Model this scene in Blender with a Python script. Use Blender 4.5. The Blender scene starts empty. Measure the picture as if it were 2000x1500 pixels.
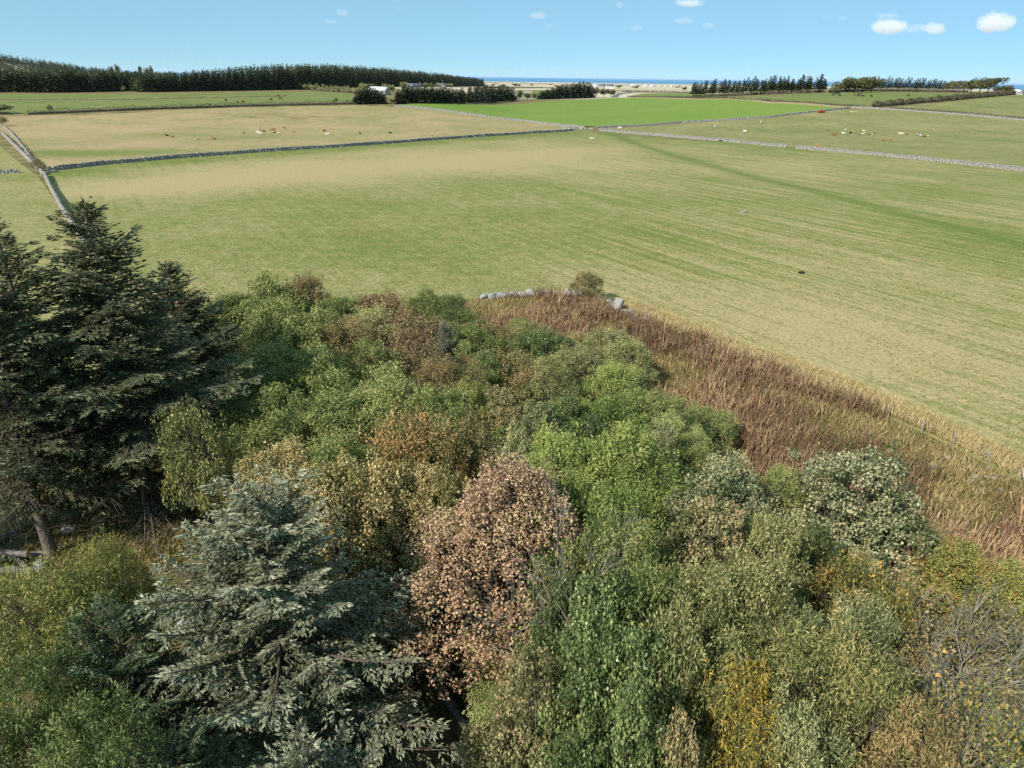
import bpy, bmesh, math, random
import numpy as np
from mathutils import Vector, Matrix
from mathutils.geometry import delaunay_2d_cdt

# ------------------------------------------------------------------ camera, sky, sun, exposure
SC = bpy.context.scene
C = SC.collection
CAM_H = 25.0
FPX = 1387.0                       # focal length in pixels of the 2000 px wide photograph
PITCH = math.radians(23.4); ROLL = math.radians(0.76)
FW = np.array([0, math.cos(PITCH), -math.sin(PITCH)])
U0 = np.array([0, math.sin(PITCH), math.cos(PITCH)]); R0 = np.array([1.0, 0, 0])
RT = R0*math.cos(ROLL) + U0*math.sin(ROLL); UP = -R0*math.sin(ROLL) + U0*math.cos(ROLL)
CAM = np.array([0, 0, CAM_H])
cd = bpy.data.cameras.new('camera'); co = bpy.data.objects.new('camera', cd); C.objects.link(co)
cd.sensor_fit = 'HORIZONTAL'; cd.sensor_width = 36; cd.lens = FPX/2000*36
cd.clip_start = 0.5; cd.clip_end = 120000
M = Matrix(((RT[0], UP[0], -FW[0], 0), (RT[1], UP[1], -FW[1], 0), (RT[2], UP[2], -FW[2], CAM_H), (0, 0, 0, 1)))
co.matrix_world = M
SC.camera = co

SUN_EL = math.radians(39); SH_AZ = math.radians(47)     # shadows fall to the right and a little forward
sun_from = np.array([-math.cos(SH_AZ)*math.cos(SUN_EL), -math.sin(SH_AZ)*math.cos(SUN_EL), math.sin(SUN_EL)])
W = bpy.data.worlds.new('World'); SC.world = W; W.use_nodes = True
wn = W.node_tree; wn.nodes.clear()
wo = wn.nodes.new('ShaderNodeOutputWorld'); wb = wn.nodes.new('ShaderNodeBackground'); ws = wn.nodes.new('ShaderNodeTexSky')
ws.sky_type = 'NISHITA'; ws.sun_disc = False; ws.sun_elevation = SUN_EL
ws.sun_rotation = math.atan2(sun_from[0], sun_from[1])
ws.altitude = 6000; ws.air_density = 1.0; ws.dust_density = 0.0; ws.ozone_density = 9.0
wb.inputs['Strength'].default_value = 0.115
hs = wn.nodes.new('ShaderNodeHueSaturation'); hs.inputs['Hue'].default_value = 0.488; hs.inputs['Saturation'].default_value = 1.0
sm = wn.nodes.new('ShaderNodeMix'); sm.data_type = 'RGBA'; sm.inputs[0].default_value = 0.62; sm.inputs[7].default_value = (3.1, 5.3, 6.0, 1)   # a thin even veil over the whole sky
wn.links.new(ws.outputs[0], hs.inputs['Color']); wn.links.new(hs.outputs[0], sm.inputs[6]); wn.links.new(sm.outputs[2], wb.inputs[0]); wn.links.new(wb.outputs[0], wo.inputs[0])
sd = bpy.data.lights.new('sun', 'SUN'); so = bpy.data.objects.new('sun', sd); C.objects.link(so)
sd.energy = 5.0; sd.angle = math.radians(0.5); sd.color = (1.0, 0.95, 0.87)
so.rotation_euler = Vector(sun_from).to_track_quat('Z', 'Y').to_euler()
so.location = (0, 0, 60)
SC.view_settings.view_transform = 'Standard'; SC.view_settings.look = 'None'
SC.view_settings.gamma = 1; SC.view_settings.exposure = 0.2
SC.render.engine = 'CYCLES'
cy = SC.cycles
cy.max_bounces = 8; cy.diffuse_bounces = 1; cy.glossy_bounces = 1; cy.transmission_bounces = 1
cy.transparent_max_bounces = 4; cy.volume_bounces = 8
cy.use_denoising = False; cy.caustics_reflective = False; cy.caustics_refractive = False
cy.use_adaptive_sampling = True; cy.adaptive_threshold = 0.01
try: SC.render.use_persistent_data = False
except Exception: pass

# ------------------------------------------------------------------ pixel -> place helpers
def ray(px, py):
    d = FW + RT*((px-1000)/FPX) + UP*((750-py)/FPX)
    return d/np.linalg.norm(d)
def sst(a, b, t):
    t = np.clip((np.asarray(t, float)-a)/(b-a), 0, 1)
    return t*t*(3-2*t)
def terrain(x, y):
    x = np.asarray(x, float); y = np.asarray(y, float)
    r = np.hypot(x, y); yy = np.maximum(y, 50.0); q = x/yy
    z = -45*sst(800, 9000, r)
    z = z - 6*sst(11000, 14000, r)
    front = sst(0, 60, y)
    z = z + front*9*sst(330, 620, y)*sst(0.02, -0.14, q)*(1-sst(2400, 4200, y))
    z = z + front*16*sst(330, 680, y)*sst(0.10, 0.40, q)*(1-sst(860, 1700, y))
    z = z + front*50*sst(-0.45, -0.75, q)*sst(1100, 1900, y)*(1-sst(2600, 4600, y))
    return z
def gnd(px, py, zoff=0.0, far=16000):
    """where the ray through a pixel of the photograph meets the ground"""
    d = ray(px, py); t = 8.0; pt = t
    while t < far:
        p = CAM + d*t
        if p[2] < float(terrain(p[0], p[1]))+zoff: break
        pt = t; t *= 1.01
    a, b = pt, t
    for _ in range(30):
        m = (a+b)/2; p = CAM+d*m
        if p[2] < float(terrain(p[0], p[1]))+zoff: b = m
        else: a = m
    p = CAM+d*b
    return np.array([p[0], p[1], float(terrain(p[0], p[1]))])
def at_height(px, py, z):
    d = ray(px, py); t = (z-CAM_H)/d[2]
    return CAM+d*t
def depth(p): return float(np.dot(np.asarray(p)-CAM, FW))
def tz(x, y): return float(terrain(x, y))

# ------------------------------------------------------------------ mesh helpers
def mesh_np(name, V, Q, tint=None, T=None, smooth=False):
    V = np.asarray(V, np.float32).reshape(-1, 3)
    me = bpy.data.meshes.new(name)
    Q = np.asarray(Q, np.int32).reshape(-1, 4) if Q is not None and len(Q) else np.zeros((0, 4), np.int32)
    T = np.asarray(T, np.int32).reshape(-1, 3) if T is not None and len(T) else np.zeros((0, 3), np.int32)
    nl = Q.size+T.size
    me.vertices.add(len(V)); me.vertices.foreach_set('co', V.ravel())
    me.loops.add(nl); me.loops.foreach_set('vertex_index', np.concatenate([Q.ravel(), T.ravel()]))
    me.polygons.add(len(Q)+len(T))
    st = np.concatenate([np.arange(len(Q))*4, Q.size+np.arange(len(T))*3]).astype(np.int32)
    me.polygons.foreach_set('loop_start', st)
    if smooth: me.polygons.foreach_set('use_smooth', np.ones(len(st), bool))
    me.update(calc_edges=True)
    if tint is not None:
        a = me.attributes.new('tint', 'FLOAT', 'POINT'); a.data.foreach_set('value', np.asarray(tint, np.float32))
    me.validate()
    return me
def link(name, me, mat=None, parent=None, loc=None):
    o = bpy.data.objects.new(name, me); C.objects.link(o)
    if me is not None and mat is not None and len(me.materials) == 0: me.materials.append(mat)
    if parent is not None: o.parent = parent
    if loc is not None: o.location = loc
    return o
def tag(o, label=None, cat=None, group=None, kind=None):
    if label: o['label'] = label
    if cat: o['category'] = cat
    if group: o['group'] = group
    if kind: o['kind'] = kind
    return o
def empty(name, loc, label, cat, group=None, rz=0.0):
    o = bpy.data.objects.new(name, None); C.objects.link(o); o.location = loc; o.rotation_euler = (0, 0, rz)
    o.empty_display_size = 0.2
    return tag(o, label, cat, group)
def child(name, me, mat, parent):
    """a part that uses shared mesh data with its own material"""
    o = bpy.data.objects.new(name, me); C.objects.link(o); o.parent = parent
    if len(me.materials) == 0: me.materials.append(mat)
    if me.materials[0] is not mat:
        o.material_slots[0].link = 'OBJECT'; o.material_slots[0].material = mat
    return o
class Acc:
    """collects quads"""
    def __init__(s): s.V = []; s.Q = []; s.T = []; s.n = 0
    def add(s, V, Q, t=0.5):
        V = np.asarray(V, float).reshape(-1, 3); Q = np.asarray(Q, int).reshape(-1, 4)
        s.V.append(V); s.Q.append(Q+s.n); s.n += len(V)
        s.T.append(np.full(len(V), t) if np.isscalar(t) else np.asarray(t, float))
    def tube(s, pts, rad, sides=5, t=0.5):
        pts = np.asarray(pts, float); k = len(pts)
        rad = np.asarray(rad, float)
        ring = []
        for i in range(k):
            a = pts[min(i+1, k-1)]-pts[max(i-1, 0)]; a = a/(np.linalg.norm(a)+1e-9)
            h = np.array([0, 0, 1.0]) if abs(a[2]) < 0.9 else np.array([1.0, 0, 0])
            u = np.cross(a, h); u /= np.linalg.norm(u); v = np.cross(a, u)
            th = np.arange(sides)*2*math.pi/sides
            ring.append(pts[i]+rad[i]*(np.cos(th)[:, None]*u+np.sin(th)[:, None]*v))
        V = np.concatenate(ring)
        i = np.repeat(np.arange(k-1), sides)*sides; j = np.tile(np.arange(sides), k-1); j2 = (j+1) % sides
        s.add(V, np.stack([i+j, i+j2, i+sides+j2, i+sides+j], 1), t)
    def mesh(s, name, smooth=False):
        if not s.V: return mesh_np(name, [], [])
        return mesh_np(name, np.concatenate(s.V), np.concatenate(s.Q), np.concatenate(s.T), smooth=smooth)
def nrm(a): return a/(np.linalg.norm(a, axis=-1, keepdims=True)+1e-9)
def kites(pos, d, n0, ll, lw, fold=0.15, mid=0.45):
    """one four-cornered leaf per row: base, side, tip, side"""
    N = len(pos); ll = np.broadcast_to(ll, N)[:, None]; lw = np.broadcast_to(lw, N)[:, None]
    w = nrm(np.cross(d, n0)); n = np.cross(w, d)
    m = pos+d*ll*mid
    V = np.empty((N, 4, 3)); V[:, 0] = pos; V[:, 2] = pos+d*ll - n*ll*fold*0.6
    V[:, 1] = m+w*lw*0.5+n*lw*fold; V[:, 3] = m-w*lw*0.5+n*lw*fold
    return V.reshape(-1, 3), np.arange(N*4).reshape(-1, 4)

# ------------------------------------------------------------------ materials
def new_mat(name):
    m = bpy.data.materials.new(name); m.use_nodes = True
    nt = m.node_tree; nt.nodes.clear()
    out = nt.nodes.new('ShaderNodeOutputMaterial')
    return m, nt, out
class N:
    """tiny node builder"""
    def __init__(s, nt): s.nt = nt
    def n(s, t, **k):
        x = s.nt.nodes.new(t)
        for a, b in k.items(): setattr(x, a, b)
        return x
    def set(s, sock, v):
        if hasattr(v, 'is_linked') or isinstance(v, bpy.types.NodeSocket): s.nt.links.new(v, sock)
        else: sock.default_value = v
    def math(s, op, a, b=0.0, c=None, clamp=False):
        x = s.n('ShaderNodeMath', operation=op, use_clamp=clamp); s.set(x.inputs[0], a); s.set(x.inputs[1], b)
        if c is not None: s.set(x.inputs[2], c)
        return x.outputs[0]
    def noise(s, vec, scale, detail=3, rough=0.55, dist=0.0):
        x = s.n('ShaderNodeTexNoise'); s.set(x.inputs['Vector'], vec); s.set(x.inputs['Scale'], scale)
        x.inputs['Detail'].default_value = detail; x.inputs['Roughness'].default_value = rough; x.inputs['Distortion'].default_value = dist
        return x.outputs[0]
    def ramp(s, fac, stops):
        x = s.n('ShaderNodeValToRGB'); s.set(x.inputs[0], fac); e = x.color_ramp.elements
        while len(e) < len(stops): e.new(0.5)
        for i, (p, c) in enumerate(stops): e[i].position = p; e[i].color = (c[0], c[1], c[2], 1)
        return x.outputs[0]
    def mix(s, f, a, b, mode='MIX'):
        x = s.n('ShaderNodeMix', data_type='RGBA', blend_type=mode)
        s.set(x.inputs[0], f)
        for sk, v in ((x.inputs[6], a), (x.inputs[7], b)):
            if isinstance(v, tuple): sk.default_value = (v[0], v[1], v[2], 1)
            else: s.set(sk, v)
        return x.outputs[2]
    def attr(s, name):
        x = s.n('ShaderNodeAttribute'); x.attribute_name = name; return x.outputs['Fac']
    def pos(s): return s.n('ShaderNodeNewGeometry').outputs['Position']
    def obj(s): return s.n('ShaderNodeTexCoord').outputs['Object']
    def mapping(s, vec, scale=(1, 1, 1), rot=(0, 0, 0)):
        x = s.n('ShaderNodeMapping'); s.set(x.inputs[0], vec); x.inputs['Scale'].default_value = scale; x.inputs['Rotation'].default_value = rot
        return x.outputs[0]
    def bsdf(s, col, rough=0.8, spec=0.2, normal=None, metal=0.0):
        x = s.n('ShaderNodeBsdfPrincipled')
        if isinstance(col, tuple): x.inputs['Base Color'].default_value = (col[0], col[1], col[2], 1)
        else: s.set(x.inputs['Base Color'], col)
        x.inputs['Roughness'].default_value = rough; x.inputs['Specular IOR Level'].default_value = spec; x.inputs['Metallic'].default_value = metal
        if normal is not None: s.set(x.inputs['Normal'], normal)
        return x.outputs[0]
    def bump(s, h, strength=0.4, dist=0.1):
        x = s.n('ShaderNodeBump'); s.set(x.inputs['Height'], h); x.inputs['Strength'].default_value = strength; x.inputs['Distance'].default_value = dist
        return x.outputs[0]
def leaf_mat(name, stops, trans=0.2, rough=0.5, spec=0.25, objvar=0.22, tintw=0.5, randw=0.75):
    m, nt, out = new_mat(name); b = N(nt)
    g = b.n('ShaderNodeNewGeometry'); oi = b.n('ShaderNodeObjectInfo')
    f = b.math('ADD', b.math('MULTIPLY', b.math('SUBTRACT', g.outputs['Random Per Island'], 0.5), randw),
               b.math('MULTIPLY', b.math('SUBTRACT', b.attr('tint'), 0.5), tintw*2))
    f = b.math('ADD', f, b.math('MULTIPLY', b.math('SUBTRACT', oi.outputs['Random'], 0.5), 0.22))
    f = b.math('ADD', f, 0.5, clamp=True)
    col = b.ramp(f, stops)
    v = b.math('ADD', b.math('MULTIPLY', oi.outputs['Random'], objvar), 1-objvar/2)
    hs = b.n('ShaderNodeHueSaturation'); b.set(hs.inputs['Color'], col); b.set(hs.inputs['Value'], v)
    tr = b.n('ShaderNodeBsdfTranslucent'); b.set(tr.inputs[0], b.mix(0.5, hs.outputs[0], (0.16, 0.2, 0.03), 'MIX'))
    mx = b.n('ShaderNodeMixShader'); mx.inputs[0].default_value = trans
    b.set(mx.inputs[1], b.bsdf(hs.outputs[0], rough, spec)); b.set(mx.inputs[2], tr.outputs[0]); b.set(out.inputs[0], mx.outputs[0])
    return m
def plain_mat(name, c1, c2, scale=3.0, rough=0.85, spec=0.2, bump=0.3, detail=4):
    m, nt, out = new_mat(name); b = N(nt)
    n = b.noise(b.obj(), scale, detail)
    f = b.n('ShaderNodeMapRange'); b.set(f.inputs[0], n); f.inputs[1].default_value = 0.3; f.inputs[2].default_value = 0.7
    b.set(out.inputs[0], b.bsdf(b.mix(f.outputs[0], c1, c2), rough, spec, b.bump(n, bump, 0.05)))
    return m
BARK = plain_mat('bark', (0.07, 0.06, 0.05), (0.17, 0.145, 0.12), 6)
BARK_PALE = plain_mat('pale_bark', (0.24, 0.215, 0.17), (0.42, 0.38, 0.31), 8)
TWIG_BROWN = plain_mat('twig_bark', (0.10, 0.08, 0.06), (0.2, 0.16, 0.12), 8)
STONE = None
def stone_mat(name, c1, c2, lich):
    m, nt, out = new_mat(name); b = N(nt); g = b.n('ShaderNodeNewGeometry')
    p = b.pos(); n = b.noise(p, 2.5, 5); n2 = b.noise(p, 7.0, 3)
    r = g.outputs['Random Per Island']
    col = b.mix(b.math('ADD', b.math('MULTIPLY', r, 0.6), b.math('MULTIPLY', n, 0.5), clamp=True), c1, c2)
    col = b.mix(b.math('MULTIPLY', b.math('GREATER_THAN', n2, 0.58), 0.6), col, lich)
    b.set(out.inputs[0], b.bsdf(col, 0.9, 0.15, b.bump(n2, 0.5, 0.05)))
    return m
STONE = stone_mat('stone', (0.21, 0.195, 0.175), (0.32, 0.30, 0.27), (0.36, 0.34, 0.295))
BOULDER = stone_mat('boulder_stone', (0.18, 0.175, 0.165), (0.33, 0.315, 0.29), (0.40, 0.39, 0.35))

L = {}
def LM(k, *stops, gain=2.15, **kw): L[k] = leaf_mat('leaves_'+k, [(p, tuple(min(.8, gain*(c[i]*(1.08, .97, .86)[i]*.75+.25*(c[0]+c[1])*(.53, .49, .23)[i])) for i in range(3))) for p, c in stops], **kw)
LM('ash', (0.0, (0.05, 0.085, 0.022)), (0.4, (0.105, 0.15, 0.042)), (0.75, (0.16, 0.205, 0.07)), (1.0, (0.24, 0.26, 0.10)))
LM('green', (0.0, (0.035, 0.065, 0.018)), (0.45, (0.075, 0.125, 0.034)), (0.8, (0.12, 0.165, 0.05)), (1.0, (0.2, 0.2, 0.07)))
LM('dark', (0.0, (0.022, 0.045, 0.016)), (0.5, (0.045, 0.085, 0.026)), (0.85, (0.075, 0.12, 0.038)), (1.0, (0.12, 0.14, 0.05)))
LM('rich', (0.0, (0.025, 0.05, 0.016)), (0.5, (0.05, 0.095, 0.03)), (0.85, (0.09, 0.145, 0.05)), (1.0, (0.15, 0.2, 0.08)), spec=0.45, rough=0.42, gain=1.95)
LM('olive', (0.0, (0.05, 0.07, 0.024)), (0.4, (0.10, 0.125, 0.045)), (0.75, (0.155, 0.175, 0.07)), (1.0, (0.24, 0.23, 0.11)))
LM('olivebrown', (0.0, (0.05, 0.055, 0.022)), (0.4, (0.105, 0.10, 0.042)), (0.7, (0.155, 0.12, 0.055)), (1.0, (0.21, 0.14, 0.07)))
LM('brown', (0.0, (0.07, 0.045, 0.03)), (0.4, (0.135, 0.085, 0.055)), (0.75, (0.20, 0.13, 0.085)), (1.0, (0.16, 0.15, 0.06)))
LM('redbrown', (0.0, (0.05, 0.04, 0.022)), (0.4, (0.115, 0.07, 0.04)), (0.7, (0.16, 0.085, 0.05)), (1.0, (0.11, 0.12, 0.04)))
LM('pinkbrown', (0.0, (0.14, 0.085, 0.06)), (0.3, (0.25, 0.145, 0.11)), (0.65, (0.34, 0.21, 0.16)), (0.9, (0.43, 0.295, 0.22)), (1.0, (0.22, 0.21, 0.08)), objvar=0.1, trans=0.18, gain=1.75)
LM('tan', (0.0, (0.07, 0.085, 0.03)), (0.3, (0.13, 0.14, 0.05)), (0.6, (0.23, 0.20, 0.085)), (0.85, (0.27, 0.175, 0.085)), (1.0, (0.38, 0.33, 0.17)), gain=1.75)
LM('orange', (0.0, (0.07, 0.085, 0.03)), (0.35, (0.14, 0.13, 0.045)), (0.65, (0.23, 0.15, 0.06)), (1.0, (0.28, 0.14, 0.06)), gain=1.75)
LM('bright', (0.0, (0.05, 0.095, 0.02)), (0.4, (0.10, 0.165, 0.035)), (0.75, (0.15, 0.215, 0.05)), (1.0, (0.22, 0.26, 0.08)), gain=1.95)
LM('cream', (0.0, (0.06, 0.10, 0.04)), (0.3, (0.12, 0.165, 0.075)), (0.55, (0.23, 0.27, 0.16)), (0.85, (0.36, 0.385, 0.255)), (1.0, (0.38, 0.33, 0.2)), spec=0.35, gain=1.4)
LM('creamtan', (0.0, (0.07, 0.09, 0.04)), (0.35, (0.13, 0.15, 0.06)), (0.6, (0.25, 0.245, 0.13)), (0.85, (0.38, 0.34, 0.2)), (1.0, (0.32, 0.21, 0.12)), gain=1.4)
LM('grey', (0.0, (0.045, 0.07, 0.03)), (0.45, (0.09, 0.125, 0.055)), (0.8, (0.15, 0.18, 0.09)), (1.0, (0.23, 0.24, 0.13)))
LM('yellow', (0.0, (0.07, 0.10, 0.025)), (0.3, (0.16, 0.17, 0.03)), (0.6, (0.33, 0.26, 0.03)), (1.0, (0.52, 0.34, 0.03)), gain=1.25)
LM('yellowgreen', (0.0, (0.055, 0.085, 0.02)), (0.4, (0.12, 0.16, 0.04)), (0.8, (0.19, 0.225, 0.06)), (1.0, (0.28, 0.26, 0.06)), gain=1.75)
LM('yelloworange', (0.0, (0.06, 0.08, 0.022)), (0.5, (0.12, 0.13, 0.035)), (0.8, (0.22, 0.17, 0.035)), (1.0, (0.34, 0.18, 0.03)), gain=1.75)
LM('paleyellow', (0.0, (0.08, 0.105, 0.035)), (0.4, (0.15, 0.18, 0.06)), (0.8, (0.24, 0.255, 0.09)), (1.0, (0.34, 0.27, 0.10)), gain=1.75)
LM('redtip', (0.0, (0.08, 0.11, 0.025)), (0.5, (0.16, 0.19, 0.04)), (0.85, (0.24, 0.22, 0.05)), (1.0, (0.26, 0.08, 0.03)), gain=1.75)
LM('scrub', (0.0, (0.07, 0.06, 0.04)), (0.5, (0.12, 0.105, 0.06)), (1.0, (0.18, 0.15, 0.085)), trans=0.15)
LM('spruce', (0.0, (0.05, 0.045, 0.022)), (0.35, (0.055, 0.075, 0.032)), (0.75, (0.10, 0.13, 0.075)), (1.0, (0.17, 0.205, 0.15)), trans=0.1, objvar=0.15, gain=1.4)
LM('bluespruce', (0.0, (0.035, 0.045, 0.024)), (0.4, (0.085, 0.105, 0.068)), (0.75, (0.15, 0.178, 0.138)), (1.0, (0.23, 0.26, 0.22)), trans=0.1, objvar=0.05, gain=1.95)
LM('greenspruce', (0.0, (0.02, 0.045, 0.018)), (0.45, (0.045, 0.09, 0.04)), (0.8, (0.08, 0.135, 0.075)), (1.0, (0.14, 0.19, 0.12)), trans=0.12, objvar=0.05, gain=1.7)
LM('silverspruce', (0.0, (0.06, 0.085, 0.08)), (0.5, (0.2, 0.25, 0.24)), (1.0, (0.36, 0.41, 0.41)), trans=0.1, gain=1.3)
LM('conifer', (0.0, (0.016, 0.03, 0.016)), (0.5, (0.032, 0.052, 0.026)), (1.0, (0.065, 0.085, 0.04)), trans=0.05, objvar=0.4, gain=1.7)
LM('fartree', (0.0, (0.03, 0.04, 0.016)), (0.5, (0.065, 0.07, 0.03)), (1.0, (0.11, 0.105, 0.05)), trans=0.15, objvar=0.5, gain=1.7)
LM('fargreen', (0.0, (0.035, 0.05, 0.018)), (0.5, (0.085, 0.105, 0.04)), (1.0, (0.14, 0.15, 0.06)), trans=0.15, objvar=0.4)
LM('hedge', (0.0, (0.02, 0.026, 0.012)), (0.5, (0.045, 0.052, 0.024)), (1.0, (0.085, 0.08, 0.04)), trans=0.1, gain=1.25)
LM('hedgebrown', (0.0, (0.04, 0.04, 0.02)), (0.5, (0.08, 0.075, 0.04)), (1.0, (0.14, 0.115, 0.07)), trans=0.1, gain=1.25)
LM('willowherb', (0.0, (0.06, 0.07, 0.025)), (0.2, (0.09, 0.065, 0.035)), (0.42, (0.095, 0.044, 0.042)), (0.62, (0.14, 0.07, 0.064)), (0.82, (0.18, 0.11, 0.088)), (1.0, (0.28, 0.2, 0.12)), trans=0.2, objvar=0, gain=2.3, randw=.9)
LM('drygrass', (0.0, (0.10, 0.12, 0.035)), (0.3, (0.24, 0.19, 0.08)), (0.6, (0.40, 0.30, 0.15)), (1.0, (0.56, 0.46, 0.27)), trans=0.25, objvar=0, gain=1.25)
LM('cone', (0.0, (0.24, 0.10, 0.04)), (0.5, (0.40, 0.19, 0.08)), (1.0, (0.5, 0.3, 0.15)), trans=0.05, gain=1.25)

# ------------------------------------------------------------------ the ground, fields, sea
def polar_ground():
    rings = np.concatenate([[0.5], np.geomspace(6, 14500, 190)]); seg = 200
    th = np.linspace(0, 2*math.pi, seg, endpoint=False)
    X = rings[:, None]*np.sin(th); Y = rings[:, None]*np.cos(th)
    Z = terrain(X, Y)
    V = np.stack([X, Y, Z], -1).reshape(-1, 3)
    i = np.repeat(np.arange(len(rings)-1), seg)*seg; j = np.tile(np.arange(seg), len(rings)-1); j2 = (j+1) % seg
    return mesh_np('ground', V, np.stack([i+j, i+seg+j, i+seg+j2, i+j2], 1), smooth=True)
def ground_mat():
    m, nt, out = new_mat('rough_ground'); b = N(nt); p = b.pos()
    near = b.ramp(b.noise(p, 0.12, 5), [(0.3, (0.10, 0.105, 0.04)), (0.5, (0.2, 0.165, 0.075)), (0.7, (0.30, 0.235, 0.12))])
    vo = b.n('ShaderNodeTexVoronoi'); b.set(vo.inputs['Vector'], b.mapping(p, (0.0011, 0.0019, 0.0), (0, 0, 0.35))); vo.inputs['Scale'].default_value = 1.0
    far = b.ramp(b.n('ShaderNodeSeparateColor').outputs[0], [(0, (0, 0, 0)), (1, (1, 1, 1))])
    sc = b.n('ShaderNodeSeparateColor'); b.set(sc.inputs[0], vo.outputs['Color'])
    far = b.ramp(sc.outputs[0], [(0.0, (0.16, 0.17, 0.07)), (0.14, (0.34, 0.29, 0.19)), (0.35, (0.56, 0.47, 0.33)), (0.7, (0.52, 0.45, 0.33)), (1.0, (0.60, 0.51, 0.37))])
    far = b.mix(0.25, far, b.ramp(b.noise(p, 0.006, 4), [(0.3, (0.3, 0.25, 0.17)), (0.7, (0.6, 0.5, 0.36))]))
    sx = b.n('ShaderNodeSeparateXYZ'); b.set(sx.inputs[0], p)
    mr = b.n('ShaderNodeMapRange'); b.set(mr.inputs[0], sx.outputs[1]); mr.inputs[1].default_value = 900; mr.inputs[2].default_value = 1100
    b.set(out.inputs[0], b.bsdf(b.mix(mr.outputs[0], near, far), 0.95, 0.05))
    return m
tag(link('ground', polar_ground(), ground_mat()), kind='structure')
def sea():
    xs = np.linspace(-90000, 90000, 7); ys = np.array([8200, 12000, 20000, 40000, 100000])
    V = [(x, y, -46.0) for y in ys for x in xs]; n = len(xs)
    Q = [(r*n+c, r*n+c+1, r*n+n+c+1, r*n+n+c) for r in range(len(ys)-1) for c in range(n-1)]
    m, nt, out = new_mat('sea_water'); b = N(nt)
    b.set(out.inputs[0], b.bsdf((0.025, 0.20, 0.42), 0.6, 0.1))
    tag(link('sea', mesh_np('sea', V, Q), m), kind='structure')
sea()

def densify(P, step):
    out = []
    for a, b in zip(P, list(P[1:])+[P[0]]):
        n = max(1, int(np.linalg.norm(np.asarray(b)[:2]-np.asarray(a)[:2])/step))
        for k in range(n): out.append(np.asarray(a)[:2]*(1-k/n)+np.asarray(b)[:2]*(k/n))
    return np.array(out)
def inside(P, X, Y):
    r = np.zeros(X.shape, bool); n = len(P)
    for i in range(n):
        x1, y1 = P[i]; x2, y2 = P[(i+1) % n]
        if y1 == y2: continue
        c = ((y1 > Y) != (y2 > Y)) & (X < (x2-x1)*(Y-y1)/(y2-y1)+x1)
        r ^= c
    return r
def seg_dist(P, X, Y, closed=True):
    d = np.full(X.shape, 1e9); n = len(P)
    for i in range(n if closed else n-1):
        a = P[i]; b = P[(i+1) % n]; ab = b-a; l2 = ab@ab+1e-9
        t = np.clip(((X-a[0])*ab[0]+(Y-a[1])*ab[1])/l2, 0, 1)
        d = np.minimum(d, np.hypot(X-a[0]-t*ab[0], Y-a[1]-t*ab[1]))
    return d
def sheet(name, poly, step, zoff):
    """a sheet of ground with the outline poly (world x, y)"""
    P = densify(poly, step)
    mn, mx = P.min(0), P.max(0)
    gx, gy = np.meshgrid(np.arange(mn[0], mx[0], step), np.arange(mn[1], mx[1], step))
    gx = gx+np.where((np.arange(gx.shape[0]) % 2)[:, None] == 0, 0, step/2)
    ins = inside(P, gx, gy) & (seg_dist(np.array([np.asarray(q)[:2] for q in poly]), gx, gy) > step*0.4)
    pts = np.concatenate([P, np.stack([gx[ins], gy[ins]], 1)])
    n = len(P)
    res = delaunay_2d_cdt([Vector(p) for p in pts], [(i, (i+1) % n) for i in range(n)], [], 1, 1e-4)
    v = np.array([tuple(q) for q in res[0]]); T = np.array([f for f in res[2] if len(f) == 3])
    V = np.column_stack([v, terrain(v[:, 0], v[:, 1])+zoff])
    # face up
    a = V[T]; nz = np.cross(a[:, 1]-a[:, 0], a[:, 2]-a[:, 0])[:, 2]; T[nz < 0] = T[nz < 0][:, ::-1]
    return mesh_np(name, V, None, T=T, smooth=True)
def add_attr(me, name, fn):
    n = len(me.vertices); co_ = np.empty(n*3, np.float32); me.vertices.foreach_get('co', co_); co_ = co_.reshape(-1, 3)
    a = me.attributes.new(name, 'FLOAT', 'POINT'); a.data.foreach_set('value', fn(co_[:, 0].astype(float), co_[:, 1].astype(float)).astype(np.float32))
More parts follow.
